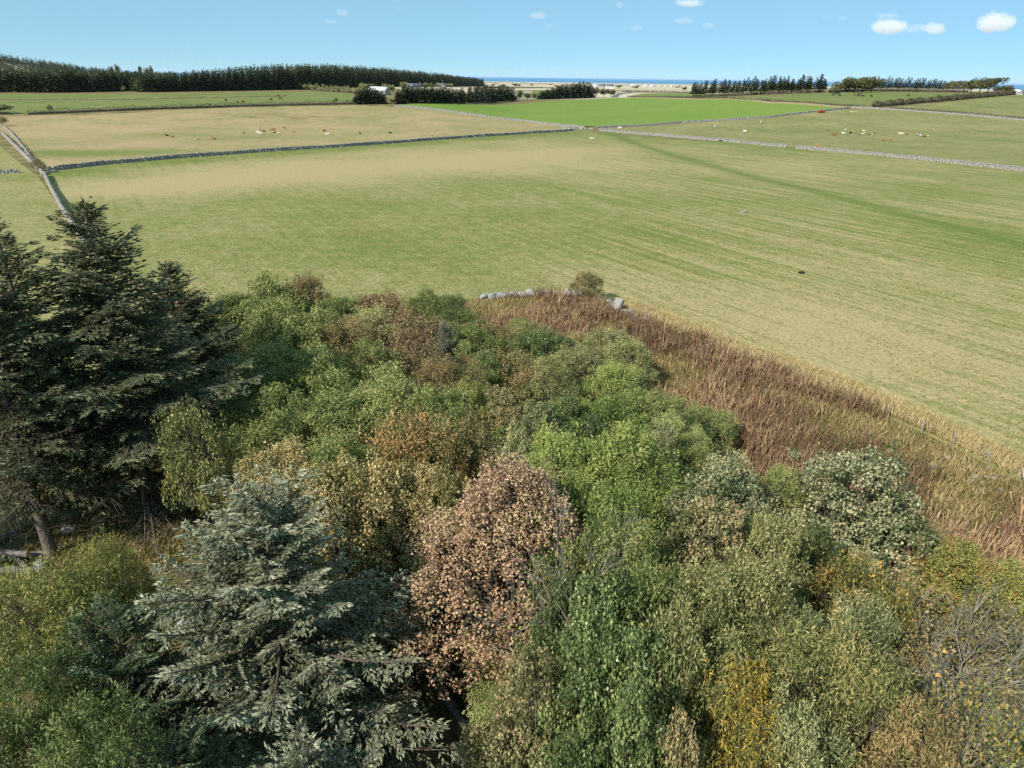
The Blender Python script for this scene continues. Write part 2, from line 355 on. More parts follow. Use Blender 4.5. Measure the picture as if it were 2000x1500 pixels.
def field_mat(name, green, green2, straw, straw2, bias=0.0, swath=0.0, big=0.03, mid=0.25, contrast=1.0, rush=0.0, var=0.45):
    m, nt, out = new_mat(name); b = N(nt); p = b.pos()
    n1 = b.noise(p, big, 4); n2 = b.noise(p, mid, 4, 0.6); n3 = b.noise(p, 2.2, 3, 0.65); n4 = b.noise(p, 1.1, 6, 0.75)
    f = b.math('ADD', b.attr('dry'), bias)
    f = b.math('ADD', f, b.math('MULTIPLY', b.math('SUBTRACT', n1, 0.5), 1.5*contrast))
    f = b.math('ADD', f, b.math('MULTIPLY', b.math('SUBTRACT', n2, 0.5), 1.5*contrast))
    f = b.math('ADD', f, b.math('MULTIPLY', b.math('SUBTRACT', n4, 0.5), 2.2*contrast))
    if swath:
        cx = b.n('ShaderNodeCombineXYZ'); b.set(cx.inputs[0], b.math('MULTIPLY', b.attr('edge'), 0.85))
        b.set(cx.inputs[1], b.math('MULTIPLY', b.attr('along'), 0.02))
        sw = b.noise(cx.outputs[0], 1.0, 5, 0.65)
        f = b.math('ADD', f, b.math('MULTIPLY', b.math('MULTIPLY', b.math('SUBTRACT', sw, 0.5), swath), b.attr('mown')))
    mr = b.n('ShaderNodeMapRange'); b.set(mr.inputs[0], f); mr.inputs[1].default_value = -.1; mr.inputs[2].default_value = 1.1
    g = b.mix(n3, green, green2); s = b.mix(n3, straw, straw2)
    col = b.mix(mr.outputs[0], g, s)
    if rush:
        r = b.noise(b.mapping(p, (0.4, 1.0, 1)), 0.22, 5, 0.75); rr = b.math('MULTIPLY', b.math('SUBTRACT', b.math('ADD', r, b.math('MULTIPLY', b.attr('rush'), .22)), .72), 9.0, clamp=True)
        col = b.mix(b.math('MULTIPLY', rr, .7), col, (0.17, 0.12, 0.06))
    tr = b.attr('track'); col = b.mix(b.math('MULTIPLY', tr, 0.75, clamp=True), col, b.mix(n3, (0.10, 0.155, 0.03), (0.16, 0.205, 0.055)))
    v = b.math('ADD', b.math('MULTIPLY', b.math('SUBTRACT', n3, 0.5), var*1.6), 1.0)
    hs = b.n('ShaderNodeHueSaturation'); b.set(hs.inputs['Color'], col); b.set(hs.inputs['Value'], v)
    b.set(out.inputs[0], b.bsdf(hs.outputs[0], 0.95, 0.05, b.bump(b.math('ADD', n3, n4), 0.5, 0.12)))
    return m
def _unused(pts): return [gnd(x, y)[:2] for x, y in pts]

WOOD_EDGE_PX = [(560, 590), (700, 590), (930, 584), (1040, 577), (1150, 585), (1200, 602), (1262, 625), (1340, 656), (1420, 690), (1540, 731), (1640, 772), (1750, 822), (1860, 872), (2000, 946)]
WALL_MID_PX = [(96, 334), (200, 322), (350, 309), (500, 298), (700, 285), (900, 270), (1040, 261), (1118, 256)]
WALL_RIGHT_PX = [(1172, 256), (1250, 263), (1400, 275), (1534, 288)]
WALL_RIGHT2_PX = [(1556, 290), (1700, 303), (1850, 318), (2010, 336)]
main_px = [(88, 338)]+WALL_MID_PX[1:]+[(1145, 254)]+WALL_RIGHT_PX+WALL_RIGHT2_PX
near = [gnd(2000, 946)[:2]+np.array([14, -8])]+[gnd(x, y)[:2] for x, y in WOOD_EDGE_PX[::-1]]
P_main = [gnd(x, y)[:2] for x, y in main_px]
e = P_main[-1]; P_main.append(e+np.array([90, -60])); P_main.append(np.array([e[0]+60, near[0][1]-12]))
P_main += near + [gnd(470, 640)[:2], gnd(360, 680)[:2], gnd(270, 650)[:2], gnd(178, 500)[:2], gnd(150, 455)[:2]]
main_me = sheet('pasture', P_main, 3.0, 0.004)
def blobs(lst):
    B = [(gnd(px, py)[:2], rx, ry, a, w) for px, py, rx, ry, a, w in lst]
    def f(X, Y):
        r = np.zeros_like(X)
        for c, rx, ry, a, w in B:
            dx, dy = X-c[0], Y-c[1]; ca, sa = math.cos(a), math.sin(a)
            u, v = dx*ca+dy*sa, -dx*sa+dy*ca
            r += w*np.exp(-(u/rx)**2-(v/ry)**2)
        return r
    return f
Pm = np.array([q[:2] for q in P_main])
wallmid = np.array([gnd(x, y)[:2] for x, y in WALL_MID_PX+WALL_RIGHT_PX]); woodedge = np.array([gnd(x, y)[:2] for x, y in WOOD_EDGE_PX])
dry_blobs = blobs([(600, 330, 60, 30, 0.75, 0.55), (850, 315, 60, 34, 0.75, 0.55), (1080, 295, 50, 45, 0.3, 0.5), (300, 370, 34, 14, 0.6, 0.5), (1300, 330, 50, 30, 0, 0.3), (420, 350, 30, 14, .75, .5),
                   (1700, 640, 30, 14, -0.8, 0.5), (1600, 480, 40, 20, -.8, .14), (1500, 620, 20, 9, -0.75, 0.35), (1850, 760, 22, 9, -0.75, 0.5), (1900, 560, 25, 10, -0.7, 0.25),
                   (1650, 330, 70, 20, 0, 0.18), (800, 470, 50, 18, 0.1, -0.2), (1250, 400, 60, 20, -0.1, -0.05), (1950, 420, 40, 18, 0, 0.1)])
def dry_main(X, Y):
    dw = seg_dist(wallmid, X, Y, False); de = seg_dist(woodedge, X, Y, False)
    return 0.29+dry_blobs(X, Y)*(1-np.exp(-(dw/17)**4))-0.30*np.exp(-(dw/15.0)**4)+0.12*np.exp(-(de/22)**2)
TRACK_PX = [(1185, 258), (1240, 280), (1320, 305), (1450, 340), (1600, 376), (1750, 415), (1900, 452), (2010, 482)]
track = np.array([gnd(x, y)[:2] for x, y in TRACK_PX])
def trackf(X, Y):
    d = seg_dist(track, X, Y, False); return np.exp(-(d/4.5)**2)*0.85
add_attr(main_me, 'dry', dry_main); _e0, _e1 = gnd(1262, 625)[:2], gnd(2000, 946)[:2]; _ed = nrm(_e1-_e0)
add_attr(main_me, 'edge', lambda X, Y: (X-_e0[0])*-_ed[1]+(Y-_e0[1])*_ed[0]); add_attr(main_me, 'along', lambda X, Y: (X-_e0[0])*_ed[0]+(Y-_e0[1])*_ed[1]); add_attr(main_me, 'track', trackf); add_attr(main_me, 'mown', lambda X, Y: .28+.85*sst(-.08, .25, X/np.maximum(Y, 20)))
PAST = field_mat('pasture_grass', (0.115, 0.15, 0.034), (0.20, 0.225, 0.065), (0.32, 0.255, 0.118), (0.46, 0.37, 0.195), swath=3.3, mid=.4)
tag(link('pasture', main_me, PAST), kind='structure')
def strip(pts, w, off, zoff):
    P = np.array(pts); Q = [P[0]]
    for a_, b_ in zip(P[:-1], P[1:]):
        n_ = max(1, int(np.linalg.norm(b_-a_)/3)); Q += [a_+(b_-a_)*k/n_ for k in range(1, n_+1)]
    P = np.array(Q); t = nrm(np.gradient(P, axis=0)); nn = np.stack([-t[:, 1], t[:, 0]], 1); jit = np.random.default_rng(int(off*10+50)).normal(0, .08, len(P))[:, None]
    l_ = P+nn*(off+w/2+jit); r_ = P+nn*(off-w/2+jit); k = len(P)
    V = np.concatenate([np.column_stack([l_, terrain(l_[:, 0], l_[:, 1])+zoff]), np.column_stack([r_, terrain(r_[:, 0], r_[:, 1])+zoff])]); i = np.arange(k-1)
    return mesh_np('wheel_track', V, np.stack([i, k+i, k+i+1, i+1], 1))
WHEEL = plain_mat('wheel_track_grass', (0.085, 0.12, 0.028), (0.16, 0.19, 0.05), 1.2, rough=.95, spec=.05, detail=6)
for _o in (-.95, .95): tag(link('wheel_track', strip(track, .55, _o, .014), WHEEL), kind='structure')

def field(name, pts, step, mat, dry=None, rush=None, extra=None, zoff=0.12):
    P = [gnd(x, y)[:2] for x, y in pts]
    if extra: P = extra(P)
    me = sheet(name, P, step, zoff)
    add_attr(me, 'dry', dry or (lambda X, Y: np.full(X.shape, 0.4))); add_attr(me, 'track', lambda X, Y: np.zeros(X.shape))
    if rush: add_attr(me, 'rush', rush)
    return tag(link(name, me, mat), kind='structure')
HAY = field_mat('hay_field_grass', (0.15, 0.175, 0.05), (0.22, 0.23, 0.08), (0.35, 0.25, 0.135), (0.47, 0.355, 0.20), bias=0.26, rush=1, contrast=1.15)
rushf = blobs([(480, 220, 60, 40, 0, 0.5), (560, 225, 60, 35, 0, 0.5), (620, 232, 50, 22, 0, 0.4), (850, 250, 40, 10, 0.1, 0.3), (700, 235, 60, 30, 0, 0.28)])
field('hay_field', [(22, 246), (60, 236), (170, 225), (420, 212), (690, 206), (770, 210), (900, 222), (1010, 237), (1110, 248), (1115, 255)]+WALL_MID_PX[::-1][1:], 6,
      HAY, dry=lambda X, Y: 0.4+blobs([(130, 255, 50, 40, 0, 0.3)])(X, Y)-0.6*blobs([(200, 300, 40, 12, 0.2, 1), (130, 300, 18, 8, 0, 0.8), (420, 265, 60, 14, 0, 0.5)])(X, Y), rush=rushf)
LEY = field_mat('bright_grass', (0.115, 0.20, 0.028), (0.165, 0.25, 0.045), (0.20, 0.27, 0.06), (0.26, 0.30, 0.085), contrast=0.8, big=0.015, var=0.12)
field('bright_green_field', [(760, 208), (900, 204), (1050, 200), (1200, 192), (1260, 191), (1380, 195), (1500, 203), (1610, 209), (1650, 212), (1500, 230), (1330, 241), (1180, 250), (1130, 247), (1010, 236), (900, 221)], 10, LEY, zoff=.4)
COWF = field_mat('cow_field_grass', (0.115, 0.14, 0.04), (0.185, 0.205, 0.065), (0.30, 0.25, 0.115), (0.40, 0.335, 0.175), bias=0.0)
def ext(P):
    return P
field('cow_field', [(1165, 254), (1180, 251), (1330, 242), (1500, 231), (1660, 213), (1700, 212), (1800, 218), (2000, 236), (2060, 242), (2060, 340)]+WALL_RIGHT2_PX[::-1]+WALL_RIGHT_PX[::-1], 7, COWF)
GRN = field_mat('upland_grass', (0.11, 0.155, 0.04), (0.165, 0.20, 0.06), (0.24, 0.225, 0.095), (0.30, 0.27, 0.13), bias=-0.2, contrast=0.8)
field('black_cow_field', [(1440, 191), (1520, 186), (1620, 182), (1700, 179.5), (1830, 181), (1900, 184), (1790, 196), (1700, 206), (1640, 204), (1540, 198)], 10, GRN)
field('hill_field', [(1735, 210), (1820, 204), (1900, 194), (1990, 186), (2060, 184), (2060, 237), (2000, 231), (1850, 217)], 9, COWF, dry=lambda X, Y: np.full(X.shape, 0.3))
field('upper_green_field', [(-40, 184), (150, 184), (300, 184), (500, 180), (640, 179), (690, 186), (700, 199), (560, 205), (300, 214), (60, 222), (-40, 222)], 12, GRN)
field('near_left_field', [(-60, 285), (0, 285), (40, 320), (75, 345), (110, 395), (148, 455), (176, 500), (268, 650), (200, 740), (60, 800), (-80, 800)], 3, PAST, dry=lambda X, Y: np.full(X.shape, 0.5))
VERGE = field_mat('verge_grass', (0.16, 0.15, 0.06), (0.24, 0.2, 0.09), (0.36, 0.25, 0.13), (0.47, 0.36, 0.2), bias=0.35)
field('rough_verge', [(0, 228), (60, 226), (170, 224), (60, 237), (24, 246), (40, 265), (65, 305), (85, 330), (60, 318), (5, 262), (0, 250)], 3, VERGE, zoff=0.08)
field('far_green_field', [(1012, 176), (1130, 174), (1145, 190), (1050, 193), (1010, 190)], 25, GRN)
field('lane_side_field', [(1225, 188), (1260, 183), (1350, 182), (1420, 186), (1400, 191), (1290, 190)], 15, GRN)
field('stubble_field', [(955, 172), (1060, 171), (1180, 173), (1190, 176), (1010, 176), (958, 176)], 60, plain_mat('stubble', (0.5, 0.41, 0.27), (0.6, 0.5, 0.35), 0.01, bump=0.05), zoff=0.3)
field('verge_strip', [(1220, 190), (1260, 189.5), (1380, 192.5), (1500, 199), (1620, 206), (1690, 210), (1680, 213), (1650, 212.5), (1500, 204), (1380, 196), (1260, 192)], 8, VERGE, zoff=0.22)

# woodland floor
WF = [gnd(x, y)[:2] for x, y in [(268, 650), (360, 680), (470, 640), (560, 590), (700, 590), (930, 584)]]+[gnd(x, y)[:2] for x, y in WOOD_EDGE_PX[3:]]
WF += [near[0], np.array([45, 4.0]), np.array([-45, 4.0]), gnd(-80, 800)[:2], gnd(60, 800)[:2], gnd(200, 740)[:2]]
wm, nt, out = new_mat('woodland_floor'); b = N(nt); p = b.pos()
b.set(out.inputs[0], b.bsdf(b.ramp(b.math('ADD', b.math('MULTIPLY', b.noise(p, 0.5, 5, 0.65), 0.75), b.math('MULTIPLY', b.noise(p, 5, 3), 0.25)),
      [(0.32, (0.05, 0.04, 0.025)), (0.45, (0.11, 0.12, 0.035)), (0.55, (0.2, 0.15, 0.08)), (0.68, (0.32, 0.25, 0.13))]), 0.95, 0.05, b.bump(b.noise(p, 4, 5, 0.7), 0.8, 0.2)))
tag(link('woodland_floor', sheet('woodland_floor', WF, 3.0, -0.004+0.012), wm), kind='structure')

# lane beyond the bright field
def ribbon(pts, w, zoff):
    P = np.array([p[:2] for p in pts]); 
    Q = [P[0]]
    for a, b_ in zip(P[:-1], P[1:]):
        n = max(1, int(np.linalg.norm(b_-a)/12))
        Q += [a+(b_-a)*k/n for k in range(1, n+1)]
    P = np.array(Q); t = np.gradient(P, axis=0); t = nrm(t); nn = np.stack([-t[:, 1], t[:, 0]], 1)
    l = P+nn*w/2; r = P-nn*w/2; k = len(P)
    V = np.concatenate([np.column_stack([l, terrain(l[:, 0], l[:, 1])+zoff]), np.column_stack([r, terrain(r[:, 0], r[:, 1])+zoff])])
    i = np.arange(k-1)
    return mesh_np('lane', V, np.stack([i, k+i, k+i+1, i+1], 1))
ROAD = plain_mat('tarmac', (0.10, 0.105, 0.11), (0.15, 0.155, 0.165), 0.5, bump=0.05)
tag(link('lane', ribbon([gnd(x, y) for x, y in [(1200, 190), (1204, 186), (1213, 183), (1232, 180.6), (1222, 178.5)]], 9, 0.35), ROAD), kind='structure')

# ------------------------------------------------------------------ drystone walls, hedges, fence
rng = np.random.default_rng(7)
CUBE = np.array([(x, y, z) for z in (0, 1) for y in (-.5, .5) for x in (-.5, .5)], float)
CQ = np.array([(0, 1, 5, 4), (1, 3, 7, 5), (3, 2, 6, 7), (2, 0, 4, 6), (4, 5, 7, 6)])
def stones(cent, size, ang, jit=0.12):
    n = len(cent)
    V = CUBE[None]*size[:, None, :]
    V = V*(1+rng.uniform(-jit, jit, (n, 8, 3)))
    V[:, 4:, :2] *= rng.uniform(0.75, 1.0, (n, 1, 1))
    ca, sa = np.cos(ang)[:, None], np.sin(ang)[:, None]
    X = V[..., 0]*ca-V[..., 1]*sa; Y = V[..., 0]*sa+V[..., 1]*ca
    P = np.stack([X, Y, V[..., 2]], -1)+cent[:, None, :]
    return P.reshape(-1, 3), (CQ[None]+np.arange(n)[:, None, None]*8).reshape(-1, 4)
def resample(P, step):
    P = np.asarray(P)[:, :2]; d = np.concatenate([[0], np.cumsum(np.linalg.norm(np.diff(P, axis=0), axis=1))])
    n = max(2, int(d[-1]/step)); s = np.linspace(0, d[-1], n)
    Q = np.stack([np.interp(s, d, P[:, 0]), np.interp(s, d, P[:, 1])], 1)
    t = np.gradient(Q, axis=0); return Q, np.arctan2(t[:, 1], t[:, 0])
def drystone(px, label, h=1.05, w=0.55, step=0.6, courses=3, gaps=0.0):
    P = [gnd(x, y) for x, y in px]
    Q, a = resample(P, step); base = Q.mean(0)
    root = empty('drystone_wall', (P[0][0], P[0][1], tz(P[0][0], P[0][1])), label, 'wall', 'drystone walls between the fields')
    off = np.array([P[0][0], P[0][1], tz(P[0][0], P[0][1])])
    cs, sz, an = [], [], []
    hv = h*(1+0.07*np.sin(np.arange(len(Q))*0.11)+rng.normal(0, 0.03, len(Q)))
    if gaps: hv *= np.where(np.sin(np.arange(len(Q))*0.23)+rng.normal(0, .3, len(Q)) > 0.9, 0.45, 1)
    for c in range(courses):
        sh = rng.uniform(-step/2, step/2, (len(Q), 1))
        q = Q+np.stack([np.cos(a), np.sin(a)], 1)*sh
        z = terrain(q[:, 0], q[:, 1])+hv*c/courses-0.03
        cs.append(np.column_stack([q, z])); an.append(a+rng.normal(0, .06, len(Q)))
        sz.append(np.column_stack([step*rng.uniform(.9, 1.25, len(Q)), (w*(1-.2*c/courses))*rng.uniform(.85, 1.1, len(Q)), hv/courses*1.06]))
    V, F = stones(np.concatenate(cs)-off, np.concatenate(sz), np.concatenate(an))
    o = link('wall_courses', mesh_np('wall_courses', V, F), STONE, root); o['kind'] = 'stuff'
    k = rng.random(len(Q)) < 0.93
    q = Q[k]; cs = np.column_stack([q, terrain(q[:, 0], q[:, 1])+hv[k]-0.02])-off
    n = len(q)
    V, F = stones(cs, np.column_stack([rng.uniform(.45, .8, n), rng.uniform(.5, .75, n), rng.uniform(.12, .26, n)]), a[k]+rng.normal(0, .3, n), 0.2)
    o = link('coping_stones', mesh_np('coping_stones', V, F), STONE, root); o['kind'] = 'stuff'
    return root
drystone(WALL_MID_PX, 'long grey drystone wall between the hay field and the big pasture')
drystone(WALL_RIGHT_PX, 'grey drystone wall running from the field corner to the open gateway', h=1.1)
drystone(WALL_RIGHT2_PX, 'grey drystone wall beyond the gateway running on past the cow field', h=1.1)
drystone([(770, 209), (900, 222), (1010, 236), (1100, 247), (1140, 250)], 'grey drystone wall between the hay field and the bright green field', step=0.8)
drystone([(1165, 251), (1250, 247), (1330, 241), (1500, 230), (1600, 219), (1660, 212)], 'grey drystone wall between the bright green field and the cow field', step=0.8)
drystone([(1665, 211), (1700, 213), (1800, 219), (1900, 227), (2010, 237)], 'low grey stone wall along the far side of the cow field', step=1.0, h=1.15)
drystone([(88, 345), (102, 375), (122, 412), (150, 455), (178, 500)], 'grey drystone wall leading from the field corner towards the tall spruces', h=1.15)
drystone([(4, 262), (25, 283), (50, 308), (70, 328), (84, 342)], 'broken grey drystone wall beside the strip of rough grass', h=1.2, gaps=1)
drystone([(-10, 341), (34, 339)], 'short end of drystone wall in the left grazing field', h=1.0)
drystone([(8, 248), (24, 262), (48, 292), (66, 318)], 'low tumbled stone wall on the hay field side of the grass strip', h=0.7, gaps=1)

def leaf_cloud(P, n0, size, wfac=0.7):
    n = len(P); d = nrm(rng.normal(size=(n, 3))); nn = nrm(n0+rng.normal(0, .6, (n, 3)))
    s = size*rng.uniform(.6, 1.3, n)
    return kites(P, d, nn, s, s*wfac, 0.1)
def hedge(px, label, h=2.2, w=2.0, dens=22, size=0.5, mat='hedge', vary=0.25, group='hedges along the fields'):
    P = [gnd(x, y) for x, y in px]; Q, a = resample(P, 1.0/dens)
    n = len(Q); off = np.array([P[0][0], P[0][1], tz(*P[0][:2])])
    hh = h*(1+vary*np.sin(np.arange(n)/dens*0.35+rng.random()*6)*np.sin(np.arange(n)/dens*0.13)+rng.normal(0, .05, n))
    th = rng.uniform(-0.2, math.pi+0.2, n); rr = rng.uniform(.75, 1.05, n)
    sx = np.cos(th)*w/2*rr; sz = np.abs(np.sin(th))**.6*hh*rr
    X = Q[:, 0]-np.sin(a)*sx; Y = Q[:, 1]+np.cos(a)*sx
    pos = np.column_stack([X, Y, terrain(X, Y)+sz*0.98+0.05])-off
    n0 = np.column_stack([-np.sin(a)*np.cos(th), np.cos(a)*np.cos(th), np.sin(th)+.2])
    V, F = leaf_cloud(pos, nrm(n0), size)
    root = empty('hedge', off, label, 'hedge', group)
    me = mesh_np('hedge_foliage', V, F, np.repeat(rng.random(n)*.4+.3+.3*np.sin(np.arange(n)/dens*.5), 4))
    link('foliage', me, L[mat], root)
    # woody core
    A = Acc(); Qc, ac = resample(P, 3.0)
    A.tube(np.column_stack([Qc, terrain(Qc[:, 0], Qc[:, 1])+h*0.33])-off, np.full(len(Qc), min(h, w)*0.3), 5)
    link('woody_core', A.mesh('woody_core'), BARK, root)
    return root
hedge([(55, 225), (120, 222), (300, 214), (500, 208), (690, 204)], 'long clipped dark hedge between the hay field and the upper green field', h=2.6, w=2.2)
hedge([(1620, 182), (1700, 179), (1800, 179.5), (1890, 181)], 'dark hedge below the windswept trees on the hill', h=4, w=3.5, mat='hedgebrown', size=.8, dens=18)
hedge([(1705, 210), (1780, 203), (1860, 196), (1940, 189), (2010, 184)], 'overgrown brown hedge climbing the hill beside the black cattle', h=3.6, w=4, mat='hedgebrown', size=.8, dens=26)
hedge([(1740, 211), (1850, 219), (2010, 233)], 'low dark hedge along the bottom of the hill field', h=1.0, w=1.2, mat='hedgebrown', size=.5, dens=12)
hedge([(1360, 192), (1450, 195), (1520, 199), (1600, 204), (1690, 209)], 'broken dark hedge along the verge above the bright green field', h=1.0, w=1.4, mat='hedge', size=.5, dens=10, vary=.9)
hedge([(1225, 189), (1300, 190), (1375, 191)], 'clipped dark hedge at the far edge of the bright green field', h=1.4, w=1.5, size=.5, dens=12)
hedge([(1215, 178.5), (1250, 179.5), (1330, 181.5), (1380, 182)], 'straggling dark hedge beside the lane to the coast', h=2.2, w=3, size=.9, dens=9, vary=.8)
hedge([(950, 171), (1060, 172.5), (1130, 173.5)], 'dark hedge between the stubble and the far green field', h=3.0, w=3, size=1.0, dens=7)
hedge([(950, 161.5), (1010, 162.5), (1080, 165)], 'dark hedge line crossing the pale stubble fields', h=5, w=5, size=2.0, dens=3)
hedge([(590, 174.5), (640, 178.5), (690, 181.5), (760, 185)], 'scrubby green hedge below the plantation, by the upper field', h=4.5, w=6, size=1.0, dens=16, mat='fargreen', vary=.6)
hedge([(-20, 195), (100, 195), (250, 195), (420, 191), (560, 188)], 'low straw coloured bank dividing the upper green fields', h=0.7, w=1.2, size=.5, dens=6, mat='drygrass')

# fence along the edge of the pasture
def fence():
    pts = [(930, 582), (1040, 576), (1148, 584), (1262, 624), (1340, 655), (1366, 664), (1420, 690), (1446, 700), (1540, 731), (1610, 760), (1676, 790), (1735, 815), (1800, 846), (1861, 873), (1927, 906), (1990, 940)]
    G = [gnd(x, y) for x, y in pts]; o = G[0]
    root = empty('wire_fence', o, 'thin post and wire fence along the edge of the red willowherb', 'fence')
    A = Acc(); A.tube([(0, 0, -.1), (0, 0, 1.12), (0, 0, 1.17)], [.055, .05, .02], 6); me = A.mesh('post', True)
    m = plain_mat('weathered_wood', (0.20, 0.18, 0.15), (0.34, 0.32, 0.28), 9)
    me.materials.append(m)
    for g in G:
        p = link('post', me, None, root, g-o); p.rotation_euler = (rng.normal(0, .05), rng.normal(0, .05), rng.random()*6)
    wm_ = plain_mat('fence_wire', (0.3, 0.3, 0.3), (0.4, 0.4, 0.4), 2, rough=.5)
    for z in (.55, 1.0):
        A = Acc(); A.tube(np.array(G)-o+np.array([0, 0, z]), np.full(len(G), .006), 3); link('wire', A.mesh('wire'), wm_, root)
fence()

# ------------------------------------------------------------------ vegetation builders
def broadleaf(seed, R=3.0, H=7.0, zb=1.2, nl=26, nsh=900, lps=24, ll=0.2, lw=0.1, up=0.55, shl=0.75, shr=0.2, droop=0.3, lobe=(.20, .38), inner=0.03, twigs=7, cone=False):
    """crown of leaves on shoots over a lobed dome, with trunk and limbs; returns (crown mesh, trunk mesh)"""
    g = np.random.default_rng(seed)
    az = g.uniform(0, 2*math.pi, nl); rr = R*0.78*np.sqrt(g.uniform(0.02, 1, nl)); rr[0] = 0
    lr = R*g.uniform(lobe[0], lobe[1], nl)
    zc = zb+(H-zb)*(0.30+0.46*(1-(rr/(R*.85))**2)+g.uniform(-.30, .16, nl)); zc[0] = H-lr[0]*0.9
    if cone:
        uu = np.linspace(0.02, 1, nl)**.85; rr = R*.9*(1-uu)**.8*np.sqrt(g.uniform(.25, 1, nl)); zc = zb+(H-zb)*uu*.93; lr = R*(.16+.16*(1-uu))*g.uniform(.8, 1.2, nl)
    zc = np.minimum(zc, H-lr*0.85)
    c = np.column_stack([rr*np.cos(az), rr*np.sin(az), zc])
    k = nsh*3; li = g.choice(nl, k, p=lr**2/np.sum(lr**2)); d = nrm(g.normal(size=(k, 3)))
    d[:, 2] = np.where(d[:, 2] < -0.55, -d[:, 2], d[:, 2])
    p = c[li]+d*lr[li][:, None]*(.8+g.gamma(2.0, .13, (k, 1)))
    dist = np.linalg.norm(p[:, None]-c[None], axis=2)/lr[None]
    dist[np.arange(k), li] = 9
    ok = (dist.min(1) > 0.94) & (p[:, 2] > zb*0.6); p, d, li = p[ok][:nsh], d[ok][:nsh], li[ok][:nsh]
    n = len(p)
    s = nrm(d*(1-up)+np.array([0, 0, up])+g.normal(0, .22, (n, 3)))
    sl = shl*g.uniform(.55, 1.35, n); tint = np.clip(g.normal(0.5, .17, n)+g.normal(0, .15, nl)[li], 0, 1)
    # leaves over each puff-shaped clump
    I = np.repeat(np.arange(n), lps); m = len(I); t = g.uniform(-.75, 1, m)
    u = nrm(np.cross(s[I], nrm(g.normal(size=(m, 3)))))
    cr = shr*g.uniform(.6, 1.35, n)
    shell = g.uniform(.55, 1.12, m)
    pos = p[I]+s[I]*(t*sl[I]*.5*shell)[:, None]+u*(cr[I]*np.sqrt(1-np.abs(t)**1.6)*shell)[:, None]
    od = nrm(s[I]*t[:, None]*.8+u*np.sqrt(1-t*t)[:, None])
    dr = nrm(od*.7+np.array([0, 0, -1.0])*droop*g.uniform(0, 1.6, (m, 1))+g.normal(0, .45, (m, 3)))
    n0 = nrm(od*.8+np.array([0, 0, .45])+g.normal(0, .5, (m, 3)))
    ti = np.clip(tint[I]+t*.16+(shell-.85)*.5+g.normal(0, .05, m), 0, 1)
    # leaves deeper in the crown
    k2 = int(m*inner); l2 = g.integers(0, nl, k2); q = c[l2]+nrm(g.normal(size=(k2, 3)))*(lr[l2]*g.uniform(.2, .9, k2))[:, None]
    pos = np.concatenate([pos, q]); dr = np.concatenate([dr, nrm(g.normal(size=(k2, 3)))]); n0 = np.concatenate([n0, nrm(g.normal(size=(k2, 3))+np.array([0, 0, .6]))])
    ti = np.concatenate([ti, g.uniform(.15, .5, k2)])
    sz = g.uniform(.5, 1.35, len(pos))
    V, F = kites(pos, dr, n0, ll*sz, lw*sz, 0.16)
    crown = mesh_np('crown', V, F, np.repeat(ti, 4))
    A = Acc(); bend = g.normal(0, .12, 2)
    tp = np.array([(0, 0, -.15), (bend[0]*.4, bend[1]*.4, H*.2), (bend[0], bend[1], H*.45), (0, 0, H*.86)])
    tr = 0.035*H*.6; A.tube(tp, [tr*1.25, tr, tr*.7, tr*.12], 7)
    for i in range(1, nl):
        z0 = min(zc[i]*.75, H*.5)*g.uniform(.55, 1); st = np.array([bend[0]*.5, bend[1]*.5, z0])
        md = st*.45+c[i]*.55+np.array([0, 0, -.25])+g.normal(0, .12, 3)
        A.tube([st, md, c[i]], [tr*.5, tr*.34, tr*.2], 5)
        idx = np.where(li == i)[0][:twigs]
        for j in idx: A.tube([c[i], (c[i]+p[j])/2+g.normal(0, .08, 3), p[j]+s[j]*sl[j]*.75], [tr*.2, tr*.12, .006], 3)
    return crown, A.mesh('trunk')
def twiggy(seed, R=2.6, H=5.5, stems=9, leaves=5200, ll=0.13, lw=0.08, lv=4, rad=.065):
    """many-stemmed shrub whose bare twigs show"""
    g = np.random.default_rng(seed); A = Acc(); tips = []
    def grow(p, d, ln, r, lvl):
        q = p+d*ln*.5+g.normal(0, .05*ln, 3); e = p+d*ln
        A.tube([p, q, e], [r, r*.8, r*.6], 5 if lvl < 2 else 3)
        if lvl >= lv: tips.append((e, d)); return
        if lvl >= 2: tips.append((e, d))
        for _ in range(g.integers(2, 4)+(lvl >= 2)):
            nd = nrm(d+g.normal(0, .42, 3)+np.array([0, 0, .10])); grow(e if g.random() < .7 else q, nd, ln*g.uniform(.55, .82), r*.56, lvl+1)
    for _ in range(stems):
        a = g.uniform(0, 6.28); o = g.uniform(.1, 1)
        d = nrm(np.array([math.cos(a)*o*.85*R/2.6, math.sin(a)*o*.85*R/2.6, 1.0])); grow(np.array([math.cos(a)*.3*o, math.sin(a)*.3*o, -.1]), d, H*.36, rad, 0)
    E = np.array([t[0] for t in tips]); I = g.integers(0, len(E), leaves)
    D = np.array([t[1] for t in tips])
    pos = E[I]-D[I]*g.uniform(0, .6, (leaves, 1))+g.normal(0, .13, (leaves, 3))
    tt = g.random(len(E))[I]*.6+.2
    sz = g.uniform(.6, 1.3, leaves)
    V, F = kites(pos, nrm(g.normal(size=(leaves, 3))+np.array([0, 0, -.3])), nrm(g.normal(size=(leaves, 3))+np.array([0, 0, .9])), ll*sz, lw*sz)
    return mesh_np('crown', V, F, np.repeat(tt, 4)), A.mesh('stems')
